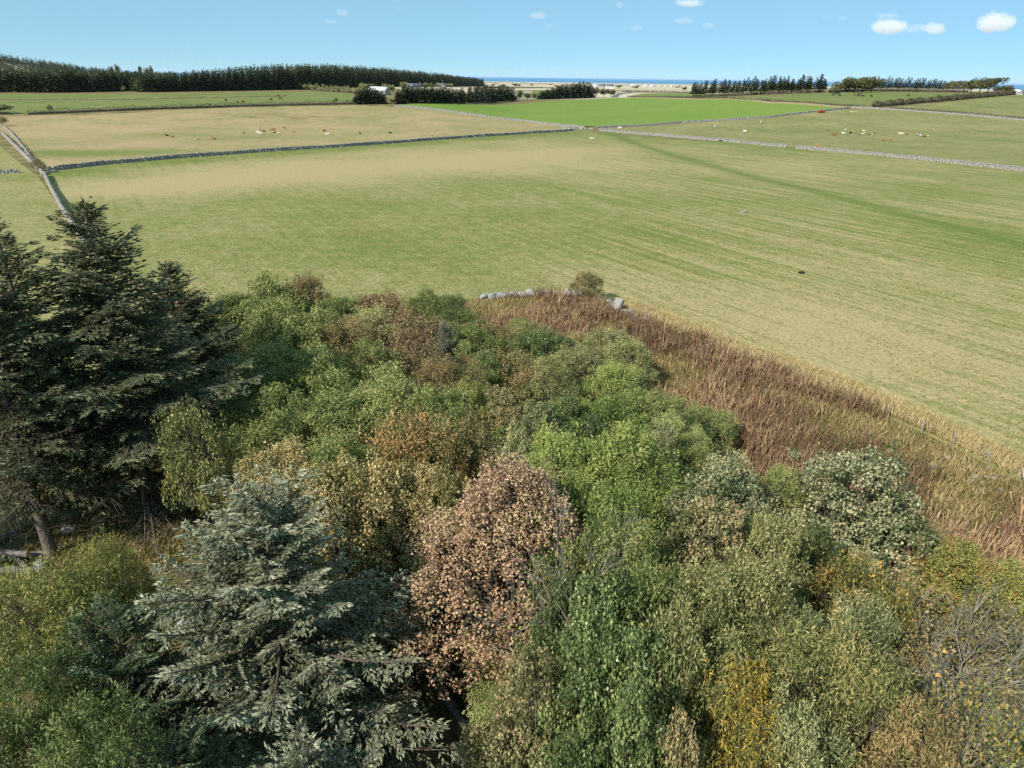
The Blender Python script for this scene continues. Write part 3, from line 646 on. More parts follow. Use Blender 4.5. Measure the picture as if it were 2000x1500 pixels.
def spruce(seed, H=19., R=5.5, bare=.16, dead=.1, dens=1.0, whorl=.42, top_el=48, low_el=-6, sp=.055, power=.72, sl=.2, cones=0):
    """returns (foliage, branches, trunk, cones)"""
    g = np.random.default_rng(seed); B = Acc(); FP, FD, FN, FL, FT = [], [], [], [], []; CP = []
    z = H*bare*.75
    while z < H*.985:
        t = z/H
        for k in range(7 if t < .9 else 5):
            zz = z+g.uniform(-.32, .32); az = g.uniform(0, 6.283)
            isdead = t < bare or (t < bare+dead and g.random() < .5)
            Lb = max(.25, R*(1-t)**power*g.uniform(.42, 1.2))
            if t < bare+.14: Lb *= g.uniform(.45, .95)
            el = math.radians(low_el+(top_el-low_el)*t**1.4+g.normal(0, 12))
            h = np.array([math.cos(az), math.sin(az), 0]); sd_ = np.array([-h[1], h[0], 0])
            ss = np.linspace(0, 1, 6); sag = -.16*Lb*np.sin(ss*math.pi*.8)*(1-t)+.13*Lb*ss**2.2
            bow = g.normal(0, .05)*Lb*ss**2
            pts = h*(ss*Lb*math.cos(el))[:, None]+sd_*bow[:, None]+np.array([0, 0, 1.0])*(zz+ss*Lb*math.sin(el)+sag)[:, None]
            r0 = .012+.0095*Lb
            B.tube(pts, r0*np.array([1, .85, .7, .5, .34, .16]), 4, .7 if isdead else .3)
            m = int(Lb/(.13/dens))+2; s0 = .08+.14*(1-t)
            sv = np.sort(g.uniform(s0, 1, m)); 
            for j, s in enumerate(sv):
                p = np.array([np.interp(s, ss, pts[:, a]) for a in range(3)])
                sgn = 1 if j % 2 else -1
                tl = min(1.5, (.14+.36*Lb*(1-s)**.8*min(1, s*3))*g.uniform(.7, 1.2))
                d = nrm(h*.75*math.cos(el)+np.array([0, 0, math.sin(el)*.7])+sd_*sgn*g.uniform(.5, 1.0)+np.array([0, 0, g.uniform(-.8, .1)*(1-t*.7)]))
                if isdead:
                    if g.random() < .6: B.tube([p, p+d*tl*.6+np.array([0, 0, -.05]), p+d*tl+np.array([0, 0, -.2*tl])], [.008, .006, .003], 3, .8)
                    continue
                q = p+d*tl+np.array([0, 0, -.18*tl*tl])
                B.tube([p, q], [.008, .004], 3, .4)
                ns = max(2, int(tl/(.085/dens)))
                u = np.concatenate([[1.0], g.uniform(.1, 1, ns)]); sg = g.choice([-1, 1], len(u))
                base = p+(q-p)*u[:, None]
                side = nrm(np.cross(d, [0, 0, 1.0]))
                dd = nrm(d*.8+side*(sg*g.uniform(.3, .9, len(u)))[:, None]+np.array([0, 0, 1])*g.uniform(-.55, .18, (len(u), 1))); dd[0] = d
                FP.append(base); FD.append(dd); FL.append(sl*g.uniform(.6, 1.3, len(u))*(1 if t < .93 else .8))
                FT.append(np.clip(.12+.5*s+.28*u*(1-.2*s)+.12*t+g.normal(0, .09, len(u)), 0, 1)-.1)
                if cones and t > .35 and g.random() < cones: CP.append(q+np.array([0, 0, -.03]))
        z += whorl*g.uniform(.8, 1.2)
    # leader
    FP.append(np.array([[0, 0, H-.9+.15*i] for i in range(6)])); FD.append(nrm(np.array([[g.normal(0, .3), g.normal(0, .3), 1] for i in range(6)]))); FL.append(np.full(6, .35)); FT.append(np.full(6, .7))
    P = np.concatenate(FP); D = np.concatenate(FD); Ln = np.concatenate(FL); T = np.concatenate(FT)
    n1 = nrm(np.cross(D, nrm(g.normal(size=P.shape)))); n2 = np.cross(D, n1)
    V1, F1 = kites(P, D, n1, Ln, sp, 0.0, .4); V2, F2 = kites(P, D, n2, Ln, sp, 0.0, .4)
    fol = mesh_np('foliage', np.concatenate([V1, V2]), np.concatenate([F1, F2+len(V1)]), np.concatenate([np.repeat(T, 4)]*2))
    Tk = Acc(); tr = .0135*H
    Tk.tube([(0, 0, -.2), (0, 0, H*.03), (.02*H*.1, 0, H*.25), (0, .02*H*.1, H*.6), (0, 0, H)], [tr*1.35, tr, tr*.82, tr*.45, .015], 9)
    cm = None
    if CP:
        CPa = np.array(CP); A2 = Acc(); nC = len(CPa)
        dn = nrm(np.array([0, 0, -1.0])+g.normal(0, .35, (nC, 3))); a = nrm(np.cross(dn, g.normal(size=(nC, 3)))); b2 = np.cross(dn, a)
        for nn in (a, b2):
            V, F = kites(CPa, dn, nn, .10*g.uniform(.8, 1.2, nC), .05, 0, .4); A2.add(V, F)
        cm = A2.mesh('cones')
    return fol, B.mesh('branches'), Tk.mesh('trunk', True), cm
def far_conifer(seed, H=18., R=3.4, layers=17, per=13, base=.06, narrow=1.0):
    g = np.random.default_rng(seed); P, D, Nn, LL, T = [], [], [], [], []
    for i in range(layers):
        t = base+(1-base)*i/layers; Lr = (R*(1-t)**.66+.35)*narrow
        for k in range(per):
            az = g.uniform(0, 6.283); L1 = Lr*g.uniform(.65, 1.15)
            h = np.array([math.cos(az), math.sin(az), 0]); el = g.uniform(-.35, .25)+t*.5
            P.append(np.array([0, 0, t*H+g.uniform(-.4, .4)])+h*L1*.12); D.append(nrm(h+np.array([0, 0, el]))); LL.append(L1); Nn.append(nrm(np.array([0, 0, 1.0])+g.normal(0, .45, 3))); T.append(np.clip(.3+.3*t+g.normal(0, .15), 0, 1))
            if k % 2 == 0:
                P.append(P[-1]+D[-1]*L1*.35); D.append(nrm(D[-1]+g.normal(0, .5, 3))); LL.append(L1*.6); Nn.append(nrm(g.normal(size=3))); T.append(np.clip(g.normal(.5, .2), 0, 1))
    P.append(np.array([0, 0, H*.9])); D.append(np.array([0, 0, 1.0])); LL.append(H*.1); Nn.append(np.array([1.0, 0, 0])); T.append(.5)
    LL = np.array(LL)
    V, F = kites(np.array(P), np.array(D), np.array(Nn), LL, LL*.55, .12, .6)
    A = Acc(); A.add(V, F, np.repeat(np.array(T), 4))
    A.tube([(0, 0, -.3), (0, 0, H*.95)], [H*.014, .05], 5, .0)
    return A
def far_broad(seed, R=3.5, H=7., n=900, size=.75, lean=0.0, flat=.75):
    g = np.random.default_rng(seed); nl = 9
    c = np.column_stack([g.normal(0, R*.42, nl), g.normal(0, R*.42, nl), H*.55+g.uniform(-.15, .2, nl)*H]); lr = R*g.uniform(.35, .55, nl)
    i = g.integers(0, nl, n); d = nrm(g.normal(size=(n, 3))); P = c[i]+d*lr[i][:, None]*g.uniform(.7, 1.05, (n, 1))*np.array([1, 1, flat])
    P[:, 0] += lean*(P[:, 2]-H*.3); P[:, 2] = np.clip(P[:, 2], .25, H)
    s = size*g.uniform(.5, 1.2, n)
    V, F = kites(P, nrm(g.normal(size=(n, 3))), nrm(d+g.normal(0, .4, (n, 3))), s, s*.8, .1)
    A = Acc(); A.add(V, F, np.repeat(np.clip(g.normal(.5, .15, n)+.2*(P[:, 2]/H-.5), 0, 1), 4))
    A.tube([(0, 0, -.3), (lean*H*.1, 0, H*.3), (lean*H*.3, 0, H*.6)], [.03*H, .025*H, .01*H], 6, 0.0)
    for k in range(5): A.tube([(0, 0, H*.25), c[k]], [.016*H, .006*H], 4, 0.0)
    return A

# ------------------------------------------------------------------ shared crowns
PR = {}
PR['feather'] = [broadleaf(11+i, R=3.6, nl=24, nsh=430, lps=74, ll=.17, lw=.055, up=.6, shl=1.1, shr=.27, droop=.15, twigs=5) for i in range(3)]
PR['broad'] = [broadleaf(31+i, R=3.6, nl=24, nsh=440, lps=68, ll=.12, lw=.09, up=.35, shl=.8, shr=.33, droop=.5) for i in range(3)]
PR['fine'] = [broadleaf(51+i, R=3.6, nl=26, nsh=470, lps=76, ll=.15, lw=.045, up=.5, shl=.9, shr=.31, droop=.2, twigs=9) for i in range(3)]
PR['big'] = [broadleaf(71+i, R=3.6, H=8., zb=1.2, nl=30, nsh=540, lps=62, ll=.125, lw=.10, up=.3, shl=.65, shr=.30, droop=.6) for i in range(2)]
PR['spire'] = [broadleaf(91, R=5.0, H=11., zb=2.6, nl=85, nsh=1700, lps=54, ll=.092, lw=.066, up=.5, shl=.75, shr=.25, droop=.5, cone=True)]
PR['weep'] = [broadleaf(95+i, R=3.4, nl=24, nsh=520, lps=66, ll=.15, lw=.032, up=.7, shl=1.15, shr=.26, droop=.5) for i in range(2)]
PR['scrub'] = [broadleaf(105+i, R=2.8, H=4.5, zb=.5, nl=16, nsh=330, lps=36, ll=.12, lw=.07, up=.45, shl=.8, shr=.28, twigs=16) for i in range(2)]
PR['twiggy'] = [twiggy(121+i) for i in range(3)]
PR['bare'] = [twiggy(141+i, leaves=260, stems=6, rad=.10) for i in range(2)]
PR['dims'] = {'feather': (3.6, 7.), 'broad': (3.6, 7.), 'fine': (3.6, 7.), 'big': (3.6, 8.), 'spire': (5.0, 11.), 'weep': (3.4, 7.), 'scrub': (2.8, 4.5), 'twiggy': (2.9, 6.3), 'bare': (2.9, 6.3)}
_A = Acc(); _A.tube([(0, 0, -.1), (0, 0, .08), (.02, 0, .5), (0, .02, 1)], [1.25, 1.0, .93, .88], 8); BOLE = _A.mesh('bole', True)
cnt = {}
def tree(style, mat, base, R, H, label, cat='tree', name='broadleaf_tree', group=None, rz=None, bark=None, crown_part='crown'):
    i = cnt.get(style, 0); cnt[style] = i+1
    cm, tm = PR[style][i % len(PR[style])]; r0, h0 = PR['dims'][style]
    root = empty(name, base, label, cat, group, rz if rz is not None else i*2.4)
    s = R/r0; sz = min(max(s, .8*H/h0), H/h0)
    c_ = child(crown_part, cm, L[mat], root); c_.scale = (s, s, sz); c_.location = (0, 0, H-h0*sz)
    t_ = child('trunk' if style not in ('twiggy', 'bare') else 'stems', tm, bark or (BARK_PALE if style in ('twiggy', 'bare') else TWIG_BROWN), root); t_.scale = (s, s, sz); t_.location = (0, 0, H-h0*sz)
    if H-h0*sz > .3:
        o_ = child('bole', BOLE, BARK, root); o_.scale = (s*.17, s*.17, H-h0*sz+.5)
    return root
WOODG = 'broadleaf trees of the mixed wood'
def wood(px, py, w, H, style, mat, label, **k):
    p = at_height(px, py, H*.97); R = w/2*depth((p[0], p[1], H*.6))/FPX
    k.setdefault('group', WOODG)
    return tree(style, mat, (p[0], p[1], 0), R*(1.42 if style not in ('spire', 'big') else 1.12), H, label, **k)
T = [
 # far edge of the wood
 (440, 590, 75, 6.5, 'broad', 'dark', None), (478, 590, 70, 6.0, 'broad', 'dark', None),
 (515, 548, 130, 8.0, 'broad', 'green', 'tall leafy green tree at the far corner of the wood by the spruces'),
 (588, 552, 80, 7.0, 'scrub', 'redbrown', 'small reddish brown tree at the far edge behind the green corner tree'),
 (640, 592, 95, 5.6, 'feather', 'green', None), (695, 588, 85, 5.2, 'broad', 'green', None),
 (755, 578, 125, 5.4, 'scrub', 'redbrown', 'rounded rusty brown thorn bush on the far edge of the wood'),
 (832, 572, 60, 6.0, 'feather', 'green', None), (875, 590, 90, 5.2, 'fine', 'dark', None), (905, 612, 80, 4.6, 'fine', 'green', None),
 # second row
 (545, 605, 140, 7.8, 'feather', 'ash', None), (612, 620, 120, 7.0, 'feather', 'ash', None), (668, 635, 130, 6.2, 'fine', 'olivebrown', None),
 (735, 620, 120, 5.8, 'fine', 'olive', None), (792, 622, 120, 6.0, 'scrub', 'brown', None), (845, 628, 90, 5.2, 'fine', 'green', None),
 (915, 645, 100, 5.0, 'feather', 'green', None), (965, 640, 95, 4.6, 'scrub', 'olivebrown', None), (1025, 642, 95, 4.6, 'fine', 'olive', None), (1068, 655, 100, 5.0, 'broad', 'dark', None),
 # third row
 (535, 690, 150, 8.2, 'feather', 'ash', None), (475, 690, 90, 5.5, 'scrub', 'orange', 'small brown and yellow tree in the dark gap beside the spruces'),
 (618, 700, 150, 8.0, 'feather', 'ash', None), (710, 685, 140, 7.2, 'feather', 'ash', None),
 (795, 672, 120, 7.0, 'scrub', 'brown', 'dark brown wilted tree between the light green feathery trees'), (868, 720, 120, 6.6, 'fine', 'olivebrown', None),
 (945, 702, 130, 6.2, 'fine', 'dark', None), (1005, 700, 110, 6.0, 'scrub', 'olivebrown', None), (1062, 720, 110, 5.8, 'fine', 'olive', None), (1130, 690, 110, 5.2, 'fine', 'olive', None),
 (1205, 652, 115, 5.0, 'fine', 'olive', 'rounded pale olive bush bulging into the red willowherb'), (1195, 725, 110, 5.4, 'feather', 'bright', 'yellowing green bush beside the red willowherb'),
 # fourth row
 (550, 780, 160, 8.2, 'feather', 'ash', None), (655, 785, 150, 8.0, 'feather', 'ash', None), (758, 765, 160, 8.0, 'feather', 'ash', None), (848, 775, 130, 8.0, 'feather', 'ash', None),
 (915, 772, 100, 7.2, 'fine', 'yellowgreen', 'slim yellowish tree with pale stems in the middle of the wood'), (982, 775, 110, 7.2, 'big', 'creamtan', 'pinkish tan tree amid green ones in mid wood'),
 (1050, 800, 120, 7.2, 'big', 'grey', None), (1112, 785, 105, 7.2, 'broad', 'rich', 'glossy dark green tree beside the pinkish tan one'), (1195, 795, 150, 6.6, 'feather', 'bright', None),
 (1285, 782, 130, 5.6, 'fine', 'green', None), (1365, 800, 110, 3.4, 'fine', 'green', 'low green shrub creeping into the willowherb'),
 (490, 800, 90, 6.0, 'feather', 'green', None),
 # fifth row
 (560, 880, 150, 8.4, 'broad', 'tan', None), (655, 880, 150, 8.6, 'feather', 'green', None), (765, 838, 160, 8.8, 'scrub', 'orange', None), (840, 860, 150, 8.6, 'broad', 'orange', None),
 (925, 850, 120, 8.2, 'scrub', 'olivebrown', None), (1010, 855, 120, 8.2, 'broad', 'grey', None), (1115, 870, 170, 9.2, 'feather', 'bright', None), (1225, 870, 180, 8.8, 'feather', 'bright', None),
 (1300, 850, 100, 7.2, 'big', 'cream', 'small cream leaved tree at the willowherb side of the bright green ones'), (1355, 880, 110, 5.5, 'fine', 'green', None),
 # sixth row
 (545, 945, 150, 8.6, 'broad', 'tan', None), (640, 935, 170, 9.2, 'broad', 'tan', None), (745, 925, 170, 9.2, 'broad', 'tan', None), (835, 930, 120, 8.6, 'broad', 'tan', None),
 (1005, 940, 500, 11.4, 'spire', 'pinkbrown', 'large pinkish brown sycamore standing out in the near wood'),
 (1060, 960, 120, 8.8, 'feather', 'rich', None), (1205, 975, 190, 10.0, 'feather', 'bright', None), (1120, 960, 130, 9.2, 'feather', 'bright', None),
 (1425, 920, 215, 8.9, 'big', 'cream', 'pale whitish leaved tree left of the big rounded whitebeam'), (1515, 935, 110, 6.6, 'fine', 'green', None),
 (1690, 918, 270, 8.2, 'big', 'cream', 'big rounded pale leaved whitebeam at the edge of the willowherb'), (1820, 1050, 140, 5.0, 'fine', 'olivebrown', None),
 # seventh row
 (1135, 1075, 150, 9.8, 'feather', 'green', None), (1240, 1060, 180, 10.2, 'fine', 'green', None), (1395, 1010, 210, 9.8, 'big', 'creamtan', 'cream and buff leaved tree above the olive willows'),
 (1500, 1055, 170, 9.2, 'fine', 'olive', None), (1590, 1050, 140, 8.0, 'feather', 'dark', None), (1655, 1105, 150, 8.0, 'scrub', 'yelloworange', 'yellow and orange tinged tree below the rounded whitebeam'),
 (1890, 1095, 140, 6.0, 'broad', 'redtip', 'yellow green shrub with red tips near the willowherb'), (1975, 1110, 120, 6.0, 'broad', 'yellowgreen', 'yellow green shrub beside the red tipped one'),
 # eighth row
 (1160, 1165, 190, 11.0, 'broad', 'rich', None), (1265, 1140, 190, 11.0, 'fine', 'green', None), (1375, 1150, 200, 10.4, 'fine', 'olive', None), (1480, 1165, 200, 10.2, 'fine', 'olive', None),
 (1560, 1215, 160, 9.6, 'fine', 'grey', None), (1668, 1205, 160, 9.2, 'fine', 'grey', None), (1720, 1180, 120, 8.2, 'scrub', 'yelloworange', None),
 # nearest row
 (1035, 1310, 230, 10.4, 'big', 'creamtan', 'cream leaved tree half in shade below the pinkish brown sycamore'), (1195, 1270, 200, 12.0, 'broad', 'rich', 'rich glossy green tree beside the pinkish brown sycamore'),
 (1230, 1395, 190, 12.0, 'broad', 'rich', None), (1335, 1290, 210, 11.2, 'fine', 'olive', None), (1420, 1280, 190, 10.8, 'fine', 'olive', None),
 (1445, 1355, 210, 10.8, 'weep', 'yellow', 'bright yellow leaved tree among the green willows'), (1650, 1310, 250, 10.8, 'weep', 'paleyellow', 'light yellow green tree with long drooping leaves'),
 (1320, 1450, 170, 10.8, 'big', 'creamtan', 'buff cream tree in front of the bright yellow one'), (1770, 1440, 180, 10.4, 'fine', 'olivebrown', None), (1560, 1440, 180, 10.4, 'fine', 'grey', None),
 # left clearing
 (85, 1135, 220, 9.0, 'weep', 'yellowgreen', 'yellow green feathery tree beside the dark log pile'), (185, 1095, 130, 8.0, 'weep', 'yellowgreen', 'smaller yellow green tree beside the feathery one by the logs'),
 (40, 1330, 230, 9.2, 'fine', 'dark', None), (140, 1460, 260, 9.2, 'fine', 'dark', None),
 (388, 825, 115, 9.6, 'scrub', 'paleyellow', 'small pale yellow tree alone in the dark gap under the spruces'),
]
KIND = {'ash': 'light green feathery tree', 'green': 'mid green leafy tree', 'dark': 'dark green leafy tree', 'olive': 'dull olive green tree', 'olivebrown': 'brownish olive autumn tree', 'brown': 'dull brown tree', 'tan': 'tan speckled tree',
        'orange': 'orange tinged tree', 'bright': 'bright yellow green tree', 'cream': 'pale leaved tree', 'grey': 'grey green tree', 'rich': 'glossy deep green tree', 'yelloworange': 'yellow orange tree', 'olivebrown_t': 'twiggy grey shrub'}
REFS = [((515, 548, 8.0), 'tall green corner tree by the spruces'), ((755, 578, 5.4), 'rusty thorn bush on the far edge'), ((795, 672, 7.0), 'dark brown wilted tree'), ((982, 775, 7.2), 'pinkish tan tree of mid wood'), ((1205, 652, 5.0), 'rounded olive bush in the willowherb'),
        ((985, 945, 11.0), 'large pinkish brown sycamore'), ((1425, 920, 8.9), 'pale whitish tree'), ((1690, 918, 8.2), 'big rounded whitebeam'), ((1395, 1010, 9.8), 'cream and buff tree'), ((1445, 1355, 10.8), 'bright yellow tree'), ((508, 965, 12.5), 'blue grey spruce'), ((85, 1135, 9.0), 'tree by the log pile'), ((868, 632, 6.2), 'small silvery spruce')]
refp = [(at_height(*a)[:2], n) for a, n in REFS]
pend = {}
for row in T:
    if row[6] is None:
        p = at_height(row[0], row[1], row[3])[:2]; dd = [np.linalg.norm(p-a) for a, _ in refp]; j = int(np.argmin(dd)); pend.setdefault((row[5], refp[j][1]), []).append((dd[j], row))
auto = {}
for (mt, rn), lst in pend.items():
    lst.sort(key=lambda t: t[0])
    for i, (_, row) in enumerate(lst): auto[id(row)] = KIND.get(mt, 'leafy tree')+', '+['nearest', 'second nearest', 'third nearest', 'fourth nearest', 'fifth nearest', 'sixth nearest', 'seventh nearest', 'eighth nearest'][i]+' to the '+rn
for row in T:
    px, py, w, H, st, mt, lb = row
    wood(px, py, w, H, st, mt, lb or auto[id(row)])
# bare-twigged shrubs
for px, py, w, H, mt, lb in [(1800, 1140, 230, 8.4, 'olivebrown', 'grey twigged shrub with few leaves below the rounded whitebeam'), (1930, 1165, 230, 8.2, 'olivebrown', 'bare grey branched shrub near the yellow green bushes'),
                             (1845, 1270, 260, 10.0, 'yelloworange', 'orange leaved twiggy shrub among grey branches'), (1960, 1330, 250, 9.8, 'yelloworange', None), (1880, 1400, 260, 10.4, 'olivebrown', None),
                             (1745, 1290, 160, 9.6, 'yelloworange', None), (1990, 1440, 250, 9.0, 'green', None), (1112, 880, 210, 13.2, 'bright', 'dead looking pale branched tree beside the bright green one'), (1160, 975, 190, 13.4, 'bright', 'second dead pale branched tree close to the sycamore'), (1840, 1120, 210, 9.6, 'olive', 'bare pale branched tree standing above the grey twigged shrub'), (1935, 1150, 190, 9.4, 'olive', 'bare pale branched tree beside the yellow green shrubs')]:
    wood(px, py, w, H, 'bare' if 'pale branched' in (lb or '') else 'twiggy', mt, lb or {1960: 'orange flecked twiggy shrub beside the bare grey branched one', 1880: 'brownish twiggy shrub in front of the orange leaved one', 1745: 'narrow orange flecked shrub between the yellow green drooping tree and grey twigs', 1990: 'green leaved twiggy shrub in the near corner thicket'}[px], name='twiggy_shrub', cat='shrub', group='twiggy shrubs in the thicket')
# undergrowth
gg = np.random.default_rng(5)
fill = [(x, y) for y in range(640, 1500, 66) for x in range(510, 1960, 100)]
nf = 0
for x, y in fill:
    x += gg.uniform(-35, 35); y += gg.uniform(-22, 22)
    if x > 1230 + max(0, (y-700))*0.0 and y < 900 - 0 and x > 1230+ (y-640)*0.55: continue
    if x > 1500 and y < 1010: continue
    if x > 1690 and y < 1500: continue
    if 760 < x < 1000 and y > 1150: continue
    if x < 780 and y > 930: continue
    if y < 600: continue
    H = gg.uniform(4.6, 6.6) if y > 780 else gg.uniform(3.4, 4.8)
    p = at_height(x, y, H)
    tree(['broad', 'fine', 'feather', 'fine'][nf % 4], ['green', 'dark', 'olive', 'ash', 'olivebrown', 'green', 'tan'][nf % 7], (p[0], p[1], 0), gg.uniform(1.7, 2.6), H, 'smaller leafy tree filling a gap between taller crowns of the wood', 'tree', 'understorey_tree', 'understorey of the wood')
    nf += 1
# bush on the corner of the old wall, and two by the left wall
def bush(px, py, w, H, style, mat, label, zb=0):
    g_ = gnd(px, py); R = w/2*depth(g_)/FPX
    return tree(style, mat, g_, R, H, label, 'bush', 'bush')
bush(1143, 592, 70, 3.6, 'scrub', 'olivebrown', 'lone thorn bush on the corner of the tumbled wall')
bush(75, 338, 30, 3.4, 'scrub', 'scrub', 'grey brown bush where the two drystone walls meet')
bush(8, 246, 20, 4.0, 'scrub', 'scrub', 'grey bush at the far end of the left wall')
bush(242, 180, 10, 4.5, 'scrub', 'olive', 'small pale bush in front of the plantation')
bush(100, 222, 12, 4.5, 'scrub', 'dark', 'small tree growing out of the long clipped hedge')
bush(657, 204, 10, 4.0, 'scrub', 'dark', 'round bush standing above the long clipped hedge near the shelterbelt')

# spruces
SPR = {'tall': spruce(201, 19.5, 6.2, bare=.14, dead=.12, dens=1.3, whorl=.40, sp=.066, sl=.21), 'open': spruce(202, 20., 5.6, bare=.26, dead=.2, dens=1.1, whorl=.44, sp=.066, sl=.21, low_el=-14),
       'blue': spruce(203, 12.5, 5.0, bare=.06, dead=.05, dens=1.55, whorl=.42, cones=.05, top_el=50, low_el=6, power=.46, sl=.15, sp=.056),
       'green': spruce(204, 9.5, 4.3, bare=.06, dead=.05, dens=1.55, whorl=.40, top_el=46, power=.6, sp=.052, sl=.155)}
SPBARK = plain_mat('spruce_bark', (0.10, 0.085, 0.07), (0.2, 0.17, 0.145), 5)
SPTWIG = plain_mat('spruce_twig', (0.07, 0.055, 0.042), (0.16, 0.13, 0.10), 3)
def place_spruce(kind, mat, base, H, R, label, rz):
    f, br, tk, cn = SPR[kind]; h0 = {'tall': 19.5, 'open': 20., 'blue': 12.5, 'green': 9.5}[kind]; r0 = {'tall': 6.2, 'open': 5.6, 'blue': 5.0, 'green': 4.3}[kind]
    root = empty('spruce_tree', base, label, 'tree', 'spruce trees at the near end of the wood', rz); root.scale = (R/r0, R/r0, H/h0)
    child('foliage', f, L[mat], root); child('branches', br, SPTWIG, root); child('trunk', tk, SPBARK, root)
    if cn: o = child('cones', cn, L['cone'], root); o['kind'] = 'stuff'
def height_for(base, py):
    """height at which a vertical over base reaches image row py"""
    lo, hi = 0, 40
    for _ in range(40):
        m = (lo+hi)/2; v = np.array([base[0], base[1], m])-CAM
        y = 750-FPX*(v@UP)/(v@FW)
        if y > py: lo = m
        else: hi = m
    return lo
b1 = gnd(298, 1005); place_spruce('tall', 'spruce', b1, height_for(b1, 388), 9.4, 'tallest dark spruce with its tip against the big pasture', 0.6)
b2 = gnd(148, 1012); place_spruce('open', 'spruce', b2, height_for(b2, 425), 7.6, 'open spruce with bare lower trunk next to the tallest one', 2.0)
b3 = gnd(102, 1087); place_spruce('open', 'spruce', b3, 19.0, 7.0, 'spruce with bare dark trunk standing by the log pile', 4.1)
b4 = gnd(-60, 930); place_spruce('tall', 'spruce', b4, 20, 8.0, 'dense spruce behind the bare trunked ones', 3.0)
place_spruce('tall', 'spruce', (-38., 25., 0), 19, 6.0, 'spruce standing at the left end of the wood beyond the log pile', 1.3)
place_spruce('open', 'spruce', (-33., 15., 0), 17, 5.6, 'open spruce standing at the near left end of the wood', 0.2)
b4b = gnd(385, 855); place_spruce('tall', 'spruce', b4b, 13.4, 7.4, 'shorter shaded spruce between the tallest one and the broadleaf wood', 5.0)
p5 = at_height(508, 965, 12.5); place_spruce('blue', 'bluespruce', (p5[0], p5[1], 0), 12.2, 7.0, 'blue grey spruce with orange cones in the clearing', 1.1)
p6 = at_height(215, 1185, 9.5); place_spruce('green', 'greenspruce', (p6[0], p6[1], 0), 9.6, 4.4, 'dark green young spruce below the clearing', 0.3)
p7 = at_height(590, 1445, 11.5); place_spruce('green', 'bluespruce', (p7[0], p7[1], 0), 11.6, 3.6, 'spruce tip with pale leader below the blue grey spruce', 2.2)
p8 = at_height(868, 632, 6.2); place_spruce('green', 'silverspruce', (p8[0], p8[1], 0), 6.4, 2.0, 'small silvery spruce poking out of the broadleaf wood', 1.9)
p9 = at_height(330, 1430, 8.5); place_spruce('green', 'greenspruce', (p9[0], p9[1], 0), 8.5, 3.6, 'shaded green spruce between the blue grey and the young dark one', 4.4)

# ------------------------------------------------------------------ willowherb and rough grass
WH = [(916, 590), (1040, 582), (1148, 590), (1200, 606), (1262, 630), (1340, 662), (1420, 696), (1540, 738), (1640, 780), (1750, 830), (1860, 880), (2010, 955), (2060, 1000), (2060, 1200), (1960, 1180), (1830, 1120), (1560, 1010), (1400, 990), (1300, 880), (1250, 760), (1200, 700), (1100, 690), (950, 660)]
Pw = np.array([gnd(x, y)[:2] for x, y in WH])
def scatter(P, n, seed):
    g = np.random.default_rng(seed); mn, mx = P.min(0), P.max(0); out = []
    X = g.uniform(mn[0], mx[0], n*6); Y = g.uniform(mn[1], mx[1], n*6); k = inside(P, X, Y)
    return X[k][:n], Y[k][:n], g
straw_z = blobs([(1290, 735, 4.5, 7, 0, 1.1), (1000, 600, 6, 3, 0, .8), (940, 610, 5, 6, 0, 1.0), (1180, 640, 3, 2, 0, .7), (1500, 780, 2.5, 2, 0, .6), (1600, 850, 3, 2, 0, .6), (1830, 900, 6, 3.5, -.8, .55), (1920, 960, 6, 3.5, -.7, .6), (1750, 840, 9, 1.6, -.62, .8), (1900, 905, 10, 1.6, -.62, 1.0),
                 (1330, 655, 7, 1.0, -.75, .9), (1500, 720, 9, .8, -.72, .5), (1400, 905, 2.6, 3, 0, .9), (1130, 660, 4, 2, 0, .6), (1850, 1010, 4, 3, 0, .7), (1640, 775, 8, 1.2, -.65, .8)])
green_z = blobs([(1480, 830, 3, 2.5, 0, .7), (1700, 810, 2.5, 1.5, 0, .8), (1790, 960, 5, 4, 0, .8), (1650, 900, 3, 3, 0, .6), (1100, 620, 3, 3, 0, .5), (1450, 760, 3, 3, 0, .5), (1350, 870, 3, 4, 0, .9), (1560, 900, 5, 2.5, 0, .5), (1900, 1030, 4, 3, 0, .5)])
farwall = np.array([gnd(x, y)[:2] for x, y in [(940, 585), (1040, 578), (1150, 586), (1200, 606), (1262, 630)]])
